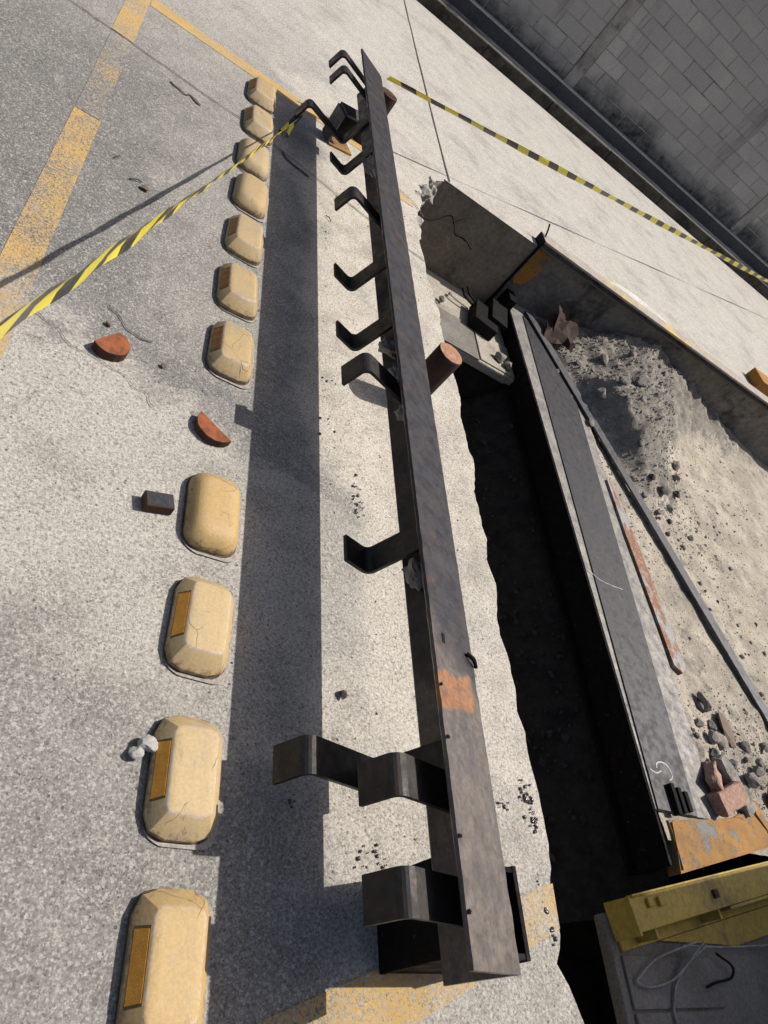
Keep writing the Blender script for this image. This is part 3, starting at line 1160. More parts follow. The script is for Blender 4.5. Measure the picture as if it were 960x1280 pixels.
REFL = side_plate(.055, .10, .86, .0011, M['reflector'], 'reflector')
REFD = side_plate(.052, .12, .84, .0010, M['reflector_dirty'], 'reflector')
M['seat'] = m_simple('reflector_seat', (.20, .125, .05), (.12, .08, .04), 40, .8, .4, 90, .002, True)
FRAME = side_plate(.060, .06, .92, .0006, M['seat'], 'reflector_seat')
bm = bmesh.new()
r0, r1 = ring(.0742, .1232, .044, 0, 4), ring(.0742, .1232, .044, .005, 4)
a_ = [bm.verts.new(v) for v in r0]
b_ = [bm.verts.new(v) for v in r1]
for i in range(len(a_)):
    j = (i + 1) % len(a_)
    bm.faces.new((a_[i], a_[j], b_[j], b_[i]))
bm.faces.new(b_)
PAD = local_mesh('base_pad', bm, M['pad'])
bm = bmesh.new()
r1 = [bm.verts.new(Vector((v.x * (1 + .05 * mnoise.noise(v * 30)) + .003, v.y * (1 + .035 * mnoise.noise(v * 26)) - .003, .0035))) for v in ring(.076, .1255, .04, 0, 8)]
bm.faces.new(r1)
GLUE = local_mesh('glue_bed', bm, M['glue'])

STUDS = [  # x, y, kind, reflector, label
    (.545, .150, 'crisp', 1, 'nearest yellow road stud, cut off by the bottom edge of the picture'),
    (.541, .475, 'crisp', 1, 'yellow road stud with dark smears on its near end, beside a grey pebble'),
    (.540, .820, 'crisp', 1, 'yellow road stud with hairline cracks across its far end, third from the near end'),
    (.538, 1.150, 'round', 2, 'rounded cracked yellow road stud without reflector beside the small steel block'),
    (.540, 1.806, 'crisp', 3, 'scuffed yellow road stud with a grey spot, just beyond the two rusty half discs'),
    (.540, 2.137, 'crisp', 3, 'worn yellow road stud, sixth from the near end of the row'),
    (.545, 2.472, 'crisp', 3, 'worn yellow road stud, fifth from the far end of the row'),
    (.549, 2.805, 'round', 0, 'rounded yellow road stud, fourth from the far end of the row'),
    (.544, 3.112, 'round', 0, 'rounded yellow road stud crossed by the hazard tape, third from the far end'),
    (.552, 3.455, 'crisp', 3, 'yellow road stud crossed by the thin tape shadow, second from the far end'),
    (.552, 3.790, 'crisp', 3, 'farthest yellow road stud, touching the painted yellow line')]
for (x, y, kind, rf, lab) in STUDS:
    t = empty('road_stud', (x, y + .024, .001), lab, 'road stud', 'yellow road studs bolted in a row')
    t.rotation_euler = (0, 0, rnd.uniform(-.035, .035))
    parts = [('stud_body', (BODY if y < 1.5 else BODY_D)[kind]), ('base_pad', PAD), ('glue_bed', GLUE)]
    if rf in (1, 3):
        parts.append(('reflector_seat', FRAME))
        parts.append(('reflector', REFL if rf == 1 else REFD))
    if rf == 2:
        parts.append(('reflector_seat', side_plate(.05, .1, .8, .0012, M['stud'], 'reflector_seat')))
    for nm, me in parts:
        o = bpy.data.objects.new(nm, me)
        COL.objects.link(o)
        o.parent = t
        if nm == 'reflector_seat':
            seat_ = o
        if nm == 'reflector':
            o.parent = seat_
            continue
        if nm == 'stud_body':
            o.location.z = .003
        if nm == 'glue_bed':
            o.location = (.004, -.003, 0)
            o.rotation_euler = (0, 0, rnd.choice((0, PI)))
        if nm.startswith('reflector'):
            o.location.z = .003


# ------------------------------------------------------------------ loose pieces on the slab
def disc_piece(name, c, r, h, a0, a1, label):
    e = empty(name, (c[0], c[1], .003), label, 'steel offcut', 'half discs cut from the round bar')
    pts = [Vector((math.cos(math.radians(a0 + (a1 - a0) * k / 22)) * r, math.sin(math.radians(a0 + (a1 - a0) * k / 22)) * r)) * (1 + .05 * mnoise.noise(Vector((k * .7, r * 90, 3)))) for k in range(23)]
    for nm, z0, z1, rr, mt in (('rim', 0, h, 1, M['rust_dark']), ('cut_face', h - .001, h + .001, .985, M['rust'])):
        bm = bmesh.new()
        A = [bm.verts.new((c[0] + p.x * rr, c[1] + p.y * rr, .003 + z0)) for p in pts]
        B = [bm.verts.new((c[0] + p.x * rr, c[1] + p.y * rr, .003 + z1)) for p in pts]
        for i in range(len(A)):
            j = (i + 1) % len(A)
            bm.faces.new((A[i], A[j], B[j], B[i]))
        bm.faces.new(B)
        bm.faces.new(A[::-1])
        bm_obj(nm, bm, mt, e)


disc_piece('disc_offcut', (.192, 1.625), .050, .026, -150, 75, 'rusty cut disc piece lying left on the slab near the hazard tape')
disc_piece('disc_offcut', (.518, 1.478), .060, .022, -225 + 15, -45 + 5, 'rusty half disc lying between two studs in the gap of the row')
sb = empty('steel_block', (.393, 1.145, .002), 'small square cut steel block lying left of the rounded cracked stud', 'steel block')
MB = Matrix.Translation((.393, 1.145, .003)) @ Matrix.Rotation(math.radians(12), 4, 'Z')
box('cut_block', (-.036, -.022, 0), (.036, .022, .030), M['rust_dark'], sb, bevel=.002, mtx=MB)
box('top_face', (-.034, -.020, .0302), (.034, .020, .0316), M['steel_and_shadow'], sb, bevel=.0005, mtx=MB)

M['rub_pale'] = m_simple('pebble_pale', (.36, .355, .34), (.46, .45, .43), 14, .9, .6, 60, .004, True)
RP = [rock_mesh('pebble_%d' % q, 70 + q, M['rub_pale'], .75, 3, 4) for q in range(2)]
RK = [rock_mesh('stone_%d' % q, 60 + q, M['rub_grey'], .75, 2) for q in range(6)]
RB = [rock_mesh('stone_brown_%d' % q, 80 + q, M['rub_brown'], .6, 2) for q in range(4)]
RD = [rock_mesh('stone_dark_%d' % q, 90 + q, M['rub_dark'], .7, 2) for q in range(4)]


def stone(me, x, y, s, label, z=.002, group=None, flat=None):
    o = place('stone', me, (x, y, z), s if flat is None else (s, s * flat[0], s * flat[1]), (rnd.uniform(-.2, .2), rnd.uniform(-.2, .2), rnd.uniform(0, 6)))
    return tag(o, label, 'stone', group)


stone(RP[0], .456, .545, .021, 'pale grey double pebble lying against the left side of a stud')
stone(RP[1], .437, .533, .016, 'smaller pale grey pebble touching the double pebble beside a stud')
stone(RD[0], .926, .757, .014, 'single dark clod lying on the sunlit strip beside the angle')
stone(RB[0], .164, 2.476, .016, 'small brown stone on the slab under the tape shadow')
stone(RD[1], .552, 1.448, .010, 'little dark pebble touching the half disc between the studs')
stone(RB[1], .345, 1.645, .010, 'tiny red brown stone between the cut disc pieces and the studs')
stone(RK[2], .475, 1.91, .009, 'tiny white pebble at the far corner of the scuffed stud')
stone(RB[2], .175, 1.715, .011, 'tiny brown stone just beyond the left cut disc piece')

for (x, y, a, l, lab) in ((.13, 2.50, .5, .05, 'thin dark twig lying beside the small brown stone on the slab'), (.93, 3.05, 2.2, .04, 'small dry twig on the sunlit strip near the far straps'),
                          (.05, 2.58, 1.1, .035, 'tiny dark twig under the hazard tape shadow'), (1.38, 2.95, 2.4, .04, 'small dry twig between the angle and the pit edge')):
    d_ = Vector((math.cos(a), math.sin(a), 0)) * l
    p_ = Vector((x, y, .005))
    tag(tube('twig', [p_ - d_ * .5, p_ + Vector((.003, .004, .004)), p_ + d_ * .5], .0022, M['rub_dark'], None, (x, y, .002), 6, 3), lab, 'twig')

# tar and weld drips
tarpts = []
for (cx, cy, n_, sp) in ((1.535, .585, 34, .022), (1.553, .525, 26, .018), (1.44, .556, 10, .012), (.998, 1.50, 6, .02), (1.012, 1.42, 12, .02), (1.022, 1.385, 8, .015),
                         (1.012, .401, 6, .014), (1.035, .37, 5, .01), (.97, .39, 5, .03), (.794, .483, 4, .006), (1.525, .304, 5, .006), (1.54, .255, 9, .012), (1.30, 2.5, 5, .05),
                         (.92, 2.9, 3, .03), (.98, 3.35, 5, .03), (.9, 1.9, 6, .04), (.905, 1.70, 5, .05)):
    for _ in range(n_):
        tarpts.append((cx + rnd.gauss(0, sp) * .7, cy + rnd.gauss(0, sp), rnd.uniform(.002, .006)))
vs, fs = [], []
for (x, y, r) in tarpts:
    if x > 1.56:
        continue
    k = len(vs)
    nn = 7
    e = rnd.uniform(.6, 1.3)
    vs.append((x, y, .004 + r * .45))
    for hgt, rr in ((.004 + r * .3, .62), (.0035, 1.0)):
        for i in range(nn):
            a = 2 * PI * i / nn
            q = r * rr * rnd.uniform(.8, 1.2)
            vs.append((x + q * math.cos(a), y + q * e * math.sin(a), hgt))
    for i in range(nn):
        j = (i + 1) % nn
        fs.append((k, k + 1 + i, k + 1 + j))
        fs.append((k + 1 + i, k + 1 + nn + i, k + 1 + nn + j, k + 1 + j))
o = stuff(mesh_obj('weld_spatter_drips', vs, fs, M['tar'], smooth=True))
tag(o, 'dark glossy drips spattered on the concrete strip beside the pit', 'drips')

items = []
for _ in range(150):
    items.append((rnd.uniform(.88, 1.52), rnd.uniform(.2, 3.6), .001, rnd.uniform(.0015, .0045)))
for _ in range(60):
    items.append((rnd.gauss(.42, .12), rnd.gauss(1.62, .09), .001, rnd.uniform(.0012, .0035)))
for _ in range(70):
    items.append((rnd.uniform(-.2, .5), rnd.uniform(.3, 3.8), .001, rnd.uniform(.001, .003)))
for _ in range(70):
    i = rnd.randrange(len(STUDS))
    items.append((STUDS[i][0] + .085 + rnd.gauss(0, .006), STUDS[i][1] + rnd.uniform(-.12, .12), .001, rnd.uniform(.0012, .004)))
tag(stuff(grit_mesh('slab_grit', items, M['rub_grey'])), 'fine loose grit scattered over the concrete slab', 'grit')
items = [(rnd.uniform(.7, 1.53), rnd.uniform(.2, 3.4), .001, rnd.uniform(.0012, .004)) for _ in range(130)]
tag(stuff(grit_mesh('dark_grit', items, M['rub_dark'])), 'dark crumbs scattered over the concrete slab near the angle', 'grit')

# ------------------------------------------------------------------ hazard tape


def tape(name, pts, widths, twist, label, period=.17, sub=14, fold_=.05):
    P = catmull(pts, sub)
    W = [a[0] for a in catmull([(w, 0, 0) for w in widths], sub)]
    TW = [a[0] for a in catmull([(w, 0, 0) for w in twist], sub)]
    vs, fs, uv = [], [], []
    u = 0
    for i, p in enumerate(P):
        if i:
            u += (p - P[i - 1]).length / period
        t = (P[min(i + 1, len(P) - 1)] - P[max(i - 1, 0)]).normalized()
        a = t.cross(Vector((0, 0, 1))).normalized()
        b = t.cross(a)
        # the ribbon lies nearly edge-on to the sun, tipped so its camera side is lit
        th = math.atan2(TO_SUN.dot(b), TO_SUN.dot(a)) + TW[i]
        d = a * math.cos(th) + b * math.sin(th)
        nn = t.cross(d)
        for k in range(5):
            s = k / 4 - .5
            fold = fold_ * W[i] * math.cos(s * PI) * (1 + .5 * math.sin(u * 2.3)) + .03 * W[i] * math.sin(u * 3.1 + s * 5)
            vs.append(p + d * s * W[i] + nn * fold)
            uv.append((u, k / 4))
    for i in range(len(P) - 1):
        for k in range(4):
            a = i * 5 + k
            fs.append((a, a + 1, a + 6, a + 5))
    o = mesh_obj(name, vs, fs, M['tape'], None, pts[0], True)
    me = o.data
    ul = me.uv_layers.new(name='UVMap')
    for lp in me.loops:
        ul.data[lp.index].uv = uv[lp.vertex_index]
    return tag(o, label, 'hazard tape')


TIP1, TIP2 = .32, .25
TA, TB = Vector((.735, 3.68, .09)), Vector((-.035, .76, .70))
tape('hazard_tape', [TA.lerp(TB, q) + Vector((0, 0, -.02 * math.sin(q * 2.4))) for q in (0, .16, .32, .48, .64, .8, .96, 1.12)],
     [.016, .022, .034, .048, .064, .076, .086, .09], [TIP1, TIP1 - .05, TIP1 + .1, TIP1, TIP1 - .08, TIP1 + .05, TIP1, TIP1], 'yellow and black tape running from the far strap to the near left corner', .15, 14, .05)
TC, TD = Vector((1.085, 4.06, .37)), Vector((6.56, 6.73, .42))
tape('hazard_tape', [TC.lerp(TD, q) for q in (0, .12, .25, .4, .55, .7, .85, 1.0, 1.2, 1.35)],
     [.03, .04, .045, .048, .05, .05, .05, .05, .05, .05], [TIP2, TIP2 + .2, TIP2 - .2, TIP2 + .2, TIP2 - .15, TIP2 + .2, TIP2 - .2, TIP2 + .2, TIP2, TIP2], 'twisted yellow and black tape stretched from the angle towards the block wall', .24)
bm = bmesh.new()
kn = empty('tape_knot', (.735, 3.67, .08), 'knot of hazard tape with loose tails tied round the far strap end', 'tape knot')
for (pts, w) in (([(.735, 3.68, .10), (.71, 3.65, .09), (.68, 3.60, .03), (.665, 3.585, .006)], .022), ([(.735, 3.69, .10), (.72, 3.74, .12), (.70, 3.78, .10)], .016),
                 ([(.735, 3.66, .10), (.72, 3.62, .11), (.70, 3.58, .05), (.70, 3.56, .01)], .018)):
    P = catmull(pts, 6)
    v_, f_, uv = [], [], []
    for i, p in enumerate(P):
        v_ += [p + Vector((w / 2, w / 4, 0)), p - Vector((w / 2, w / 4, 0))]
    f_ = [(2 * i, 2 * i + 1, 2 * i + 3, 2 * i + 2) for i in range(len(P) - 1)]
    o = mesh_obj('loose_tail', v_, f_, M['tape'], kn, smooth=True)
    ul = o.data.uv_layers.new(name='UVMap')
    for lp in o.data.loops:
        vi = lp.vertex_index
        ul.data[lp.index].uv = ((vi // 2) * .09, vi % 2)

# ------------------------------------------------------------------ beam set in the pit
pb = empty('pit_beam', (2.95, 2.5, -.60), 'long black steel beam lying at the bottom of the pit beside the sand', 'steel beam')
box('web', (2.79, .60, -.615), (2.805, 4.40, -.4435), M['steel_dark'], pb, bevel=.002)
box('bottom_flange', (2.745, .60, -.63), (2.86, 4.38, -.6155), M['steel_dark'], pb, bevel=.002)
tp = mesh_obj('top_plate', [(2.788, .815, -.446), (3.265, .815, -.446), (3.33, 4.40, -.446), (2.788, 4.40, -.446),
                            (2.788, .815, -.434), (3.265, .815, -.434), (3.33, 4.40, -.434), (2.788, 4.40, -.434)],
              [(0, 1, 2, 3), (7, 6, 5, 4), (0, 4, 5, 1), (1, 5, 6, 2), (2, 6, 7, 3), (3, 7, 4, 0)], M['steel_dusty'], pb)
mesh_obj('shadow_strip', [(2.797, .815, z_) if k_ == 0 else (3.075, .815, z_) if k_ == 1 else (3.265, 4.05, z_) if k_ == 2 else (2.915, 4.33, z_) for z_ in (-.4335, -.427) for k_ in range(4)],
         [(4, 5, 6, 7), (0, 1, 5, 4), (1, 2, 6, 5), (2, 3, 7, 6), (3, 0, 4, 7)], M['steel_and_shadow'], pb)  # dark sheet on the plate, stands in for a shadow band along it
ribbon('weld_line', [(2.80, 2.03), (2.86, 1.995), (2.93, 1.985), (3.06, 1.99)], .004, M['chalk'], -.4262, pb, jit=.004)
ribbon('chalk_mark', [(2.925 + .05 * math.cos(a), .99 + .042 * math.sin(a)) for a in [q * .42 - 1.2 for q in range(11)]], .007, M['chalk'], -.4258, pb, jit=.006)
ribbon('chalk_mark', [(2.82, .985), (2.86, .975), (2.90, .99)], .005, M['chalk'], -.4258, pb, jit=.004)
bk = empty('bracket', (2.62, 4.2, -.56), 'black bolted bracket hanging at the far end of the pit beam', 'bracket')
MK = Matrix.Translation((2.55, 4.12, -.553)) @ Matrix.Rotation(math.radians(-14), 4, 'Z')
box('shoe', (-.10, -.16, 0), (.10, .10, .09), M['black'], bk, bevel=.008, mtx=MK)
box('hanger', (.02, -.06, .09), (.16, .22, .12), M['black'], bk, bevel=.006, mtx=MK)
for a, b in ((-.10, .05), (-.06, .12)):
    q = MK @ Vector((a, b, .05))
    tube('bolt', [q, q + Vector((-.09, .02, .02)), q + Vector((-.13, .05, .05))], .009, M['black'], bk)
# upright plate joining beam and girder
box('end_plate', (2.72, 4.30, -.60), (2.785, 4.44, -.36), M['steel_dark'], pb, bevel=.003)

fb = empty('flat_bar', (3.5, 2.6, -.44), 'long straight grey flat bar lying slantwise across the sand', 'flat bar')
A_, B_ = Vector((2.975, 4.40, -.414)), Vector((4.60, .20, -.428))
d_ = (B_ - A_).normalized()
n_ = Vector((-d_.y, d_.x, 0)).normalized()
bm = bmesh.new()
add_box(bm, (0, -.044, -.007), ((B_ - A_).length, .044, .007), .002, Matrix.Translation(A_) @ Matrix(((d_.x, n_.x, 0), (d_.y, n_.y, 0), (d_.z, 0, 1))).to_4x4())
bm_obj('bar', bm, M['steel_grey'], fb)

t = Mat('rusty_flat')
c = t.mix(t.map(t.noise(6, 6, .7, t.vmul(t.pos, (1.5, .7, 1))), .44, .54), (.22, .225, .23), (.17, .075, .038))
c = t.mix(t.map(t.noise(40, 4, .7), .5, .7, 0, .6), c, (.40, .33, .27))
t.done(c, .7, t.bump(t.noise(80, 4), .4, .002))
ra = Vector((3.285, 2.88, 0))
rb = Vector((3.355, 1.60, 0))
d_ = (rb - ra).normalized()
n_ = Vector((-d_.y, d_.x, 0))
w0, w1 = .012, .056
bm = bmesh.new()
P = [ra - n_ * w0, ra + n_ * w0, ra.lerp(rb, .35) + n_ * w1, rb + n_ * w1, rb - d_ * -.04, rb - n_ * w1, ra.lerp(rb, .35) - n_ * w1 * .7]
lo_ = [bm.verts.new((p.x, p.y, -.452)) for p in P]
hi_ = [bm.verts.new((p.x, p.y, -.418)) for p in P]
for i in range(len(P)):
    j = (i + 1) % len(P)
    bm.faces.new((lo_[i], lo_[j], hi_[j], hi_[i]))
bm.faces.new(hi_)
bm.faces.new(lo_[::-1])
tag(bm_obj('rusty_flat', bm, t.m, None, (3.32, 2.2, -.45)), 'short rusty pointed steel flat lying on the sand beside the pit beam', 'steel flat')

# ------------------------------------------------------------------ far girder
gd = empty('far_girder', (3.6, 4.5, -.45), 'deep girder closing the far side of the pit, old yellow paint at its end', 'girder')
gv2, gf2 = [], []
nx, nz = 120, 14
for i in range(nx + 1):
    for j in range(nz + 1):
        x = 2.69 + (12.0 - 2.69) * (i / nx) ** 1.6
        z = .042 - .70 * j / nz
        p = Vector((x * 4, z * 7, 3))
        gv2.append((x, 4.505 + .014 * mnoise.noise(p) + .008 * mnoise.noise(p * 3), z))
for i in range(nx):
    for j in range(nz):
        a = i * (nz + 1) + j
        gf2.append((a, a + nz + 1, a + nz + 2, a + 1))
mesh_obj('web_fill', gv2, gf2, M['girder_web'], gd, smooth=True)
fl = extrude_profile('top_flange', [(2.685, .045), (12.0, .045), (12.0, .060), (2.685, .060)], 4.425, 4.545, M['flange'], gd)
box('flange_back', (2.68, 4.5455, .0015), (12.0, 4.557, .0595), M['flange'], gd, bevel=0)
box('end_plate', (2.668, 4.424, -.60), (2.684, 4.54, .062), M['steel_dark'], gd, bevel=.002)
tube('bent_spike', [(2.70, 4.50, .055), (2.70, 4.53, .09), (2.69, 4.56, .13)], .006, M['steel_dark'], gd)
# remains of paint on the web next to the end plate
pv, pf = [], []
out = []
for k in range(26):
    a = 2 * PI * k / 26
    r = 1 + .28 * mnoise.noise(Vector((math.cos(a) * 2, math.sin(a) * 2, 8)))
    out.append((2.775 + .085 * r * math.cos(a), 4.484, -.165 + .15 * r * math.sin(a)))
mesh_obj('paint_remains', out, [tuple(range(26))], M['yellow_old'], gd)
# brown board lying past the girder at the right edge
tag(box('timber_offcut', (5.55, 4.72, .002), (6.5, 4.92, .10), M['yellow_old'], base=(5.9, 4.8, 0), bevel=.006), 'brown painted block on the slab at the right edge behind the girder', 'block')
sheet('white_splash', [(3.55, 4.75), (3.72, 4.63), (4.05, 4.60), (4.42, 4.60), (4.40, 4.70), (4.2, 4.82), (3.95, 4.86), (3.7, 4.84)], M['paint_faint'] if False else m_paint('white_splash', .47, (.62, .60, .55)))

# crumpled sheet in the corner
cs = empty('crumpled_sheet', (3.2, 4.28, -.40), 'crumpled rusty sheet metal scrap lying in the corner under the girder', 'scrap')
z0 = -.36
def crumple(name, o, u, v, nu, nv, amp, seed):
    vs = []
    for i in range(nu + 1):
        for j in range(nv + 1):
            p = Vector(o) + Vector(u) * (i / nu) + Vector(v) * (j / nv)
            q = p * 11 + Vector((seed, 0, 0))
            vs.append(p + Vector((mnoise.noise(q) * amp * .6, mnoise.noise(q + Vector((5, 5, 5))) * amp * .6, abs(mnoise.noise(q + Vector((9, 2, 4)))) * amp * 1.6)))
    fs = [(i * (nv + 1) + j, (i + 1) * (nv + 1) + j, (i + 1) * (nv + 1) + j + 1, i * (nv + 1) + j + 1) for i in range(nu) for j in range(nv)]
    return mesh_obj(name, vs, fs, M['post_side'], cs)


crumple('folded_sheet', (3.06, 4.14, -.43), (.24, -.05, .03), (.05, .24, .10), 5, 4, .07, 1)
crumple('folded_sheet', (3.14, 4.20, -.40), (.22, .06, -.03), (-.02, .20, .14), 4, 3, .06, 6)
crumple('folded_sheet', (3.06, 4.02, -.435), (.30, -.08, .0), (.03, .09, .015), 6, 2, .03, 3)

# ------------------------------------------------------------------ rubble
RUB = 'loose rubble stones in the pit'


L_A = 'grey broken stone in the gravel patch beside the bricks'
L_B = 'dark stone at the foot of the dirt heap'
L_C = 'grey lump on the dirt heap against the girder'


def rub(me_list, x, y, s, lab, flat=None, dz=-.004):
    if lab == L_A:
        lab = ('larger ' if s > .04 else 'small ') + 'grey broken stone ' + ('at the sandy edge of the gravel patch' if x < 3.5 else 'in the middle of the gravel patch' if x < 3.8 else 'in the gravel at the right picture edge')
    elif lab == L_B:
        lab = ('larger ' if s > .033 else 'small ') + 'dark stone at the foot of the dirt heap ' + ('next to the flat bar' if x < 3.62 else 'away from the flat bar')
    elif lab == L_C:
        lab = 'grey lump on the dirt heap ' + ('by the rusty scrap' if x < 3.38 else 'on its crest near the girder' if y > 4 else 'on its sunny front')
    return stone(rnd.choice(me_list), x, y, s, lab, fill_z(x, y) + dz, RUB, flat)


L_A = 'grey broken stone in the gravel patch beside the bricks'
for (x, y, s) in ((3.36, 1.30, .035), (3.43, 1.23, .045), (3.40, 1.14, .035), (3.50, 1.20, .03), (3.47, 1.30, .03), (3.55, 1.12, .03), (3.62, 1.05, .045),
                  (3.72, 1.10, .04), (3.85, 1.02, .06), (3.78, .96, .05), (3.95, 1.12, .04), (3.70, 1.22, .035), (3.9, 1.25, .035), (4.05, 1.05, .05), (3.56, .98, .035), (3.36, 1.06, .028),
                  (3.82, 1.17, .03), (3.66, 1.15, .022), (3.98, .95, .05), (3.48, 1.07, .022), (4.1, 1.22, .04), (3.30, 1.22, .02), (3.44, 1.40, .028)):
    rub(RK, x, y, s * rnd.uniform(.8, 1.1), L_A)
rub(RB, 3.60, 1.30, .085, 'large flat brown stone lying in the gravel patch', (1.4, .5))
rub(RK, 3.46, 1.42, .07, 'long narrow grey stone at the head of the gravel patch', (.4, .6))
L_B = 'dark stone at the foot of the dirt heap'
for (x, y, s) in ((3.50, 3.12, .04), (3.58, 3.02, .035), (3.72, 3.05, .03), (3.66, 2.92, .03), (3.85, 3.0, .05), (3.95, 2.92, .035), (3.42, 3.28, .04), (3.30, 3.4, .035),
                  (4.02, 3.05, .035), (3.78, 2.82, .025), (3.9, 2.8, .022), (4.25, 3.35, .04), (4.32, 3.5, .045), (3.6, 3.25, .03), (4.12, 2.75, .025), (3.84, 2.68, .022)):
    rub(RD + RK, x, y, s, L_B)
L_C = 'grey lump on the dirt heap against the girder'
for (x, y, s) in ((3.28, 3.75, .05), (3.16, 3.85, .045), (3.2, 3.62, .04), (3.12, 3.98, .04), (3.4, 3.66, .055), (3.52, 3.74, .05), (3.65, 3.6, .05), (3.75, 3.85, .05), (3.35, 4.0, .04), (3.55, 4.1, .05), (3.8, 4.2, .05), (3.9, 4.35, .05)):
    rub(RK, x, y, s, L_C, None, -.02)
L_D = 'crumb of broken concrete on the open sand right of the flat bar'
for _ in range(26):
    x_, y_ = rnd.uniform(3.75, 4.7), rnd.uniform(1.5, 3.2)
    if x_ > 2.975 + (4.4 - y_) * .387 + .12:
        stone(rnd.choice(RK + RB), x_, y_, rnd.uniform(.008, .02), L_D, fill_z(x_, y_) - .005, RUB)
rub(RB, 3.97, 2.62, .022, 'round rusty pebble on the sand below the dirt heap')

def rough_box(name, half, mat, seed, amp=.007):
    bm = bmesh.new()
    add_box(bm, (-half[0], -half[1], 0), (half[0], half[1], half[2]), .006, None, 1)
    bmesh.ops.subdivide_edges(bm, edges=bm.edges[:], cuts=3, use_grid_fill=True)
    for v in bm.verts:
        q = v.co * 22 + Vector((seed, 0, 0))
        n1 = Vector((mnoise.noise(q), mnoise.noise(q + Vector((7, 1, 3))), mnoise.noise(q + Vector((2, 9, 5)))))
        edge_ = abs(v.co.x) / half[0] + abs(v.co.y) / half[1]
        v.co += n1 * amp * (2.2 if edge_ > 1.6 else 1)
    return bm_obj(name, bm, mat)


bk1 = tag(rough_box('brick', (.11, .05, .065), M['brick'], 1), 'pinkish broken brick lying nearest the yellow painted block', 'brick')
bk1.location = (3.32, .915, -.425)
bk1.rotation_euler = (.12, -.1, .35)
bk2 = tag(rough_box('brick', (.07, .045, .055), M['brick'], 5), 'smaller broken brick half leaning on the sand behind the pink brick', 'brick')
bk2.location = (3.26, 1.0, -.43)
bk2.rotation_euler = (.3, .25, .9)
bk3 = tag(rough_box('concrete_chunk', (.15, .035, .05), M['rub_grey'], 9, .010), 'long pale concrete chunk lying beside the bricks', 'concrete chunk')
bk3.location = (3.44, 1.0, -.43)
bk3.rotation_euler = (.2, .1, -.9)
sh = empty('rubber_shims', (2.98, .86, -.43), 'three black rubber shims stuck beside the chalk mark', 'shims')
for k in range(3):
    box('shim', (2.90 + k * .05, .80 + .012 * k, -.432), (2.925 + k * .05, .93 - .01 * k, -.40 - .004 * k), M['black'], sh, bevel=.003)

items, items2, items3 = [], [], []
for _ in range(4200):
    x, y = rnd.uniform(3.2, 5.6), rnd.uniform(.9, 4.4)
    if rnd.random() < .35:
        x, y = rnd.gauss(3.9, .35), rnd.gauss(2.9, .35)
    if rnd.random() < .25:
        x, y = rnd.gauss(3.8, .28), rnd.gauss(1.12, .2)
    if not (.8 < y < 4.45 and x > 3.15):
        continue
    s = rnd.uniform(.002, .007) * (2.2 if rnd.random() < .07 else 1)
    (items, items2, items3)[rnd.choice((0, 0, 1, 2))].append((x, y, fill_z(x, y), s))
for _ in range(2200):
    x, y = rnd.uniform(3.05, 4.4), 4.45 - abs(rnd.gauss(0, .7))
    if not (2.6 < y < 4.45):
        continue
    items.append((x, y, fill_z(x, y), rnd.uniform(.003, .014)))
tag(stuff(grit_mesh('pale_gravel', items, M['rub_grey'])), 'pale gravel scattered over the sand and dirt heap', 'gravel')
tag(stuff(grit_mesh('dark_gravel', items2, M['rub_dark'])), 'dark gravel scattered over the sand in the pit', 'gravel')
tag(stuff(grit_mesh('brown_gravel', items3, M['rub_brown'])), 'brown gravel scattered over the sand in the pit', 'gravel')
items = []
for _ in range(330):
    k_ = rnd.random()
    items.append((2.77 - .40 * k_, rnd.uniform(.7, 3.6), -.66 - .47 * k_ + rnd.uniform(-.02, .02), rnd.uniform(.006, .028)))
tag(stuff(grit_mesh('trench_stones', items, M['earth_stone'])), 'scattered stones on the dark trench bottom', 'stones')

# broken concrete where the slab edge meets the pit corner
CH = 'broken concrete lumps at the pit corner'
for (x, y, z, s) in ((1.60, 4.10, -.07, .075), (1.66, 4.24, -.08, .08), (1.74, 4.36, -.09, .075), (1.56, 3.96, -.07, .06), (1.63, 4.18, -.16, .08), (1.58, 3.84, -.10, .05), (1.70, 4.33, -.17, .07)):
    o = place('broken_lump', rnd.choice(RM), (x, y, z - .02), (s, s * 1.15, s), (rnd.uniform(-.5, .5), rnd.uniform(-.5, .5), rnd.uniform(0, 6)))
    tag(o, 'rough broken concrete lump at the chipped pit corner', 'concrete lump', CH)
for (x, y, s) in ((2.20, 4.10, .03), (2.14, 4.02, .02), (2.66, 3.78, .05), (2.72, 3.74, .04), (2.30, 4.25, .018)):
    o = place('stone', rnd.choice(RK), (x, y, -.556), s, (0, 0, rnd.uniform(0, 6)))
    tag(o, 'stone lying on the old pit ledge at the far end', 'stone', 'stones on the pit ledge')

# ------------------------------------------------------------------ yellow end of the scale frame
yb = empty('painted_block', (3.3, .75, -.6), 'orange yellow painted concrete block at the near end of the pit beam', 'concrete block')
top = [(2.845, .572), (2.862, .69), (2.872, .785), (3.1, .80), (3.35, .825), (3.52, .87), (3.62, .84), (3.68, .79)]
bm = bmesh.new()
pts = [(2.845, .572), (2.858, .68), (2.868, .782), (3.02, .80), (3.20, .806), (3.38, .845), (3.50, .89), (3.585, .875), (3.64, .815), (3.648, .745)]
lo_ = [bm.verts.new((x, y, -.66)) for x, y in pts]
hi_ = [bm.verts.new((x, y, -.432 + .006 * mnoise.noise(Vector((x * 9, y * 9, 0))))) for x, y in pts]
for i in range(len(pts)):
    j = (i + 1) % len(pts)
    bm.faces.new((lo_[i], lo_[j], hi_[j], hi_[i]))
bm.faces.new(hi_)
bmesh.ops.bevel(bm, geom=[e for e in bm.edges if e.verts[0] in hi_ and e.verts[1] in hi_], offset=.01, segments=2, affect='EDGES')
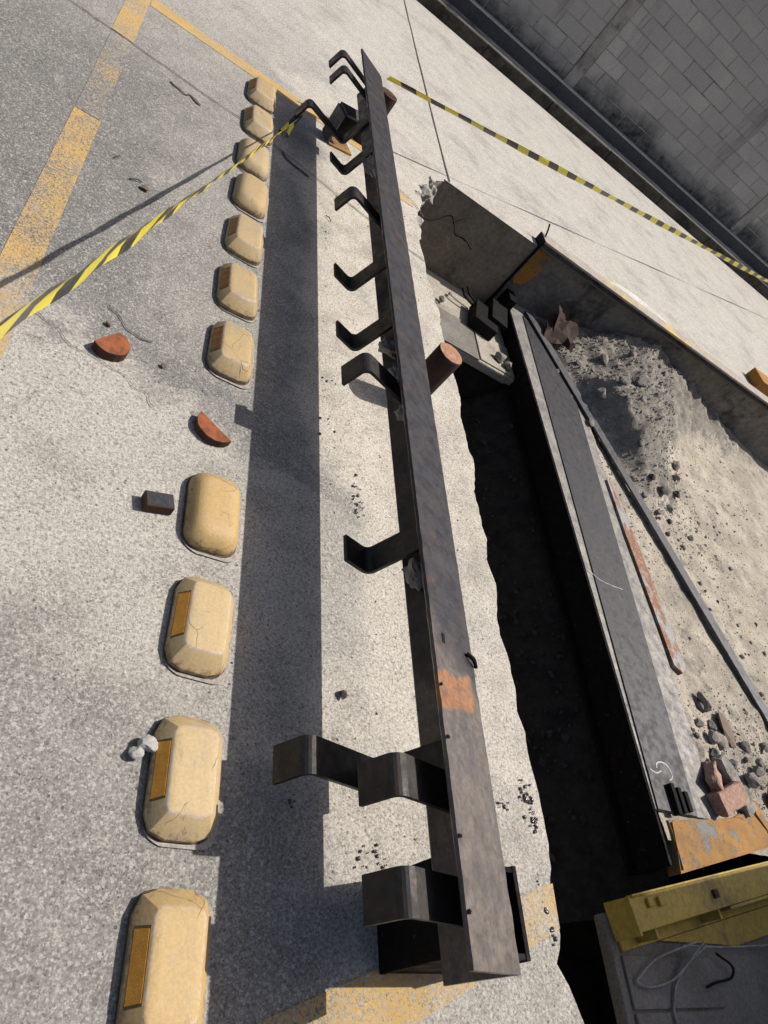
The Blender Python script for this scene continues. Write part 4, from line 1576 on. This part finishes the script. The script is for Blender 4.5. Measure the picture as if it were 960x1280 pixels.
bm_obj('painted_top', bm, M['block_paint'], yb)
bm = bmesh.new()
pts = [(3.656, .75), (3.648, .82), (3.60, .885), (3.62, .95), (4.6, 1.12), (4.6, .93)]
lo_ = [bm.verts.new((x, y, -.66)) for x, y in pts]
hi_ = [bm.verts.new((x, y, -.434)) for x, y in pts]
for i in range(len(pts)):
    j = (i + 1) % len(pts)
    bm.faces.new((lo_[i], lo_[j], hi_[j], hi_[i]))
bm.faces.new(hi_)
bm_obj('broken_part', bm, M['block_paint'], yb)

bx = empty('yellow_beam', (2.42, .45, -.565), 'yellow painted steel end beam in shade at the lower right corner', 'steel beam')
U = Vector((.9835, .181, 0))
Vv = Vector((.181, -.9835, 0))          # towards the camera
MY = Matrix.Translation((2.42, .457, -.445)) @ Matrix(((U.x, Vv.x, 0), (U.y, Vv.y, 0), (0, 0, 1))).to_4x4()
box('top_flange', (.06, .0, -.012), (2.6, .114, 0), M['yellow_beam'], bx, bevel=.003, mtx=MY)
box('edge_lip', (0.063, -.008, -.02), (2.6, .0, .012), M['yellow_beam'], bx, bevel=.003, mtx=MY)
box('web', (.07, .05, -.105), (2.59, .062, -.012), M['yellow_beam'], bx, bevel=.002, mtx=MY)
box('bottom_flange', (.06, .0, -.118), (2.6, .16, -.105), M['yellow_beam'], bx, bevel=.003, mtx=MY)
box('end_plate', (.048, -.004, -.118), (.0598, .125, .002), M['yellow_beam'], bx, bevel=.002, mtx=MY)
for u in (.16, .62, 1.3):
    box('stiffener', (u, .0625, -.1045), (u + .012, .15, -.0125), M['yellow_beam'], bx, bevel=.002, mtx=MY)
gp = [(.30, .162), (.74, .162), (2.55, .162), (2.55, .275), (.80, .262), (.68, .235)]
mesh_obj('gusset', [MY @ Vector((u, v, z_)) for z_ in (-.118, -.106) for u, v in gp], [tuple(range(6, 12)), tuple(range(6))[::-1]] + [(i, (i + 1) % 6, 6 + (i + 1) % 6, 6 + i) for i in range(6)], M['yellow_beam'], bx)
box('side_plate', (.70, .116, -.104), (2.55, .128, -.001), M['yellow_beam'], bx, bevel=.002, mtx=MY)
for (u, v) in ((.16, .03), (.23, .035), (.62, .06)):
    box('bolt_head', (u - .016, v - .016, 0.0005), (u + .016, v + .016, .014), M['yellow_beam'] if u < .5 else M['rust_dark'], bx, bevel=.004, mtx=MY)

tag(tube('cable', [(2.87, .34, -.48), (2.66, .29, -.52), (2.55, .235, -.535), (2.53, .215, -.538), (2.60, .20, -.54), (2.74, .225, -.53), (2.86, .30, -.50), (2.92, .34, -.48)], .0045, M['cable'], None, (2.7, .25, -.55)),
    'looped grey cable hanging below the yellow beam', 'cable')
tag(tube('cable', [(2.93, .33, -.48), (2.83, .27, -.52), (2.76, .215, -.538), (2.72, .16, -.543), (2.70, .11, -.543), (2.72, .02, -.543), (2.74, -.1, -.543)], .0050, M['cable'], None, (2.75, .15, -.55)),
    'pale cable running from the yellow beam down out of the picture', 'cable')
tag(tube('cable', [(2.80, .33, -.50), (3.1, .335, -.53), (3.35, .345, -.54), (3.55, .36, -.54), (3.9, .42, -.54)], .0040, M['cable'], None, (3.2, .35, -.55)),
    'thin straight cable along the foot of the yellow beam', 'cable')
tag(tube('cable', [(3.06, .31, -.53), (3.16, .27, -.54), (3.13, .23, -.542), (3.02, .215, -.542), (2.95, .20, -.542)], .005, M['black'], None, (3.05, .25, -.55)),
    'short black cable curled on the pit floor below the yellow beam', 'cable')
# ------------------------------------------------------------------ unseen blocker added out of frame on the right to shade this corner
cb = empty('shade_blocker', (5.0, -.6, -.55), 'added unseen shade-casting cabin standing right of the pit corner', 'blocker')
box('wall', (4.35, -2.4, -.60), (6.6, .80, 2.35), M['blocker'], cb, bevel=.01)
box('roof', (4.28, -2.5, 2.352), (6.7, .83, 2.46), M['curb'], cb, bevel=.01)
wi = box('window', (4.338, -1.5, 1.0), (4.3498, -.3, 1.9), M['glass'], cb, bevel=.002)
box('window_sill', (4.32, -1.55, .94), (4.3495, -.25, .995), M['curb'], cb, bevel=.003)
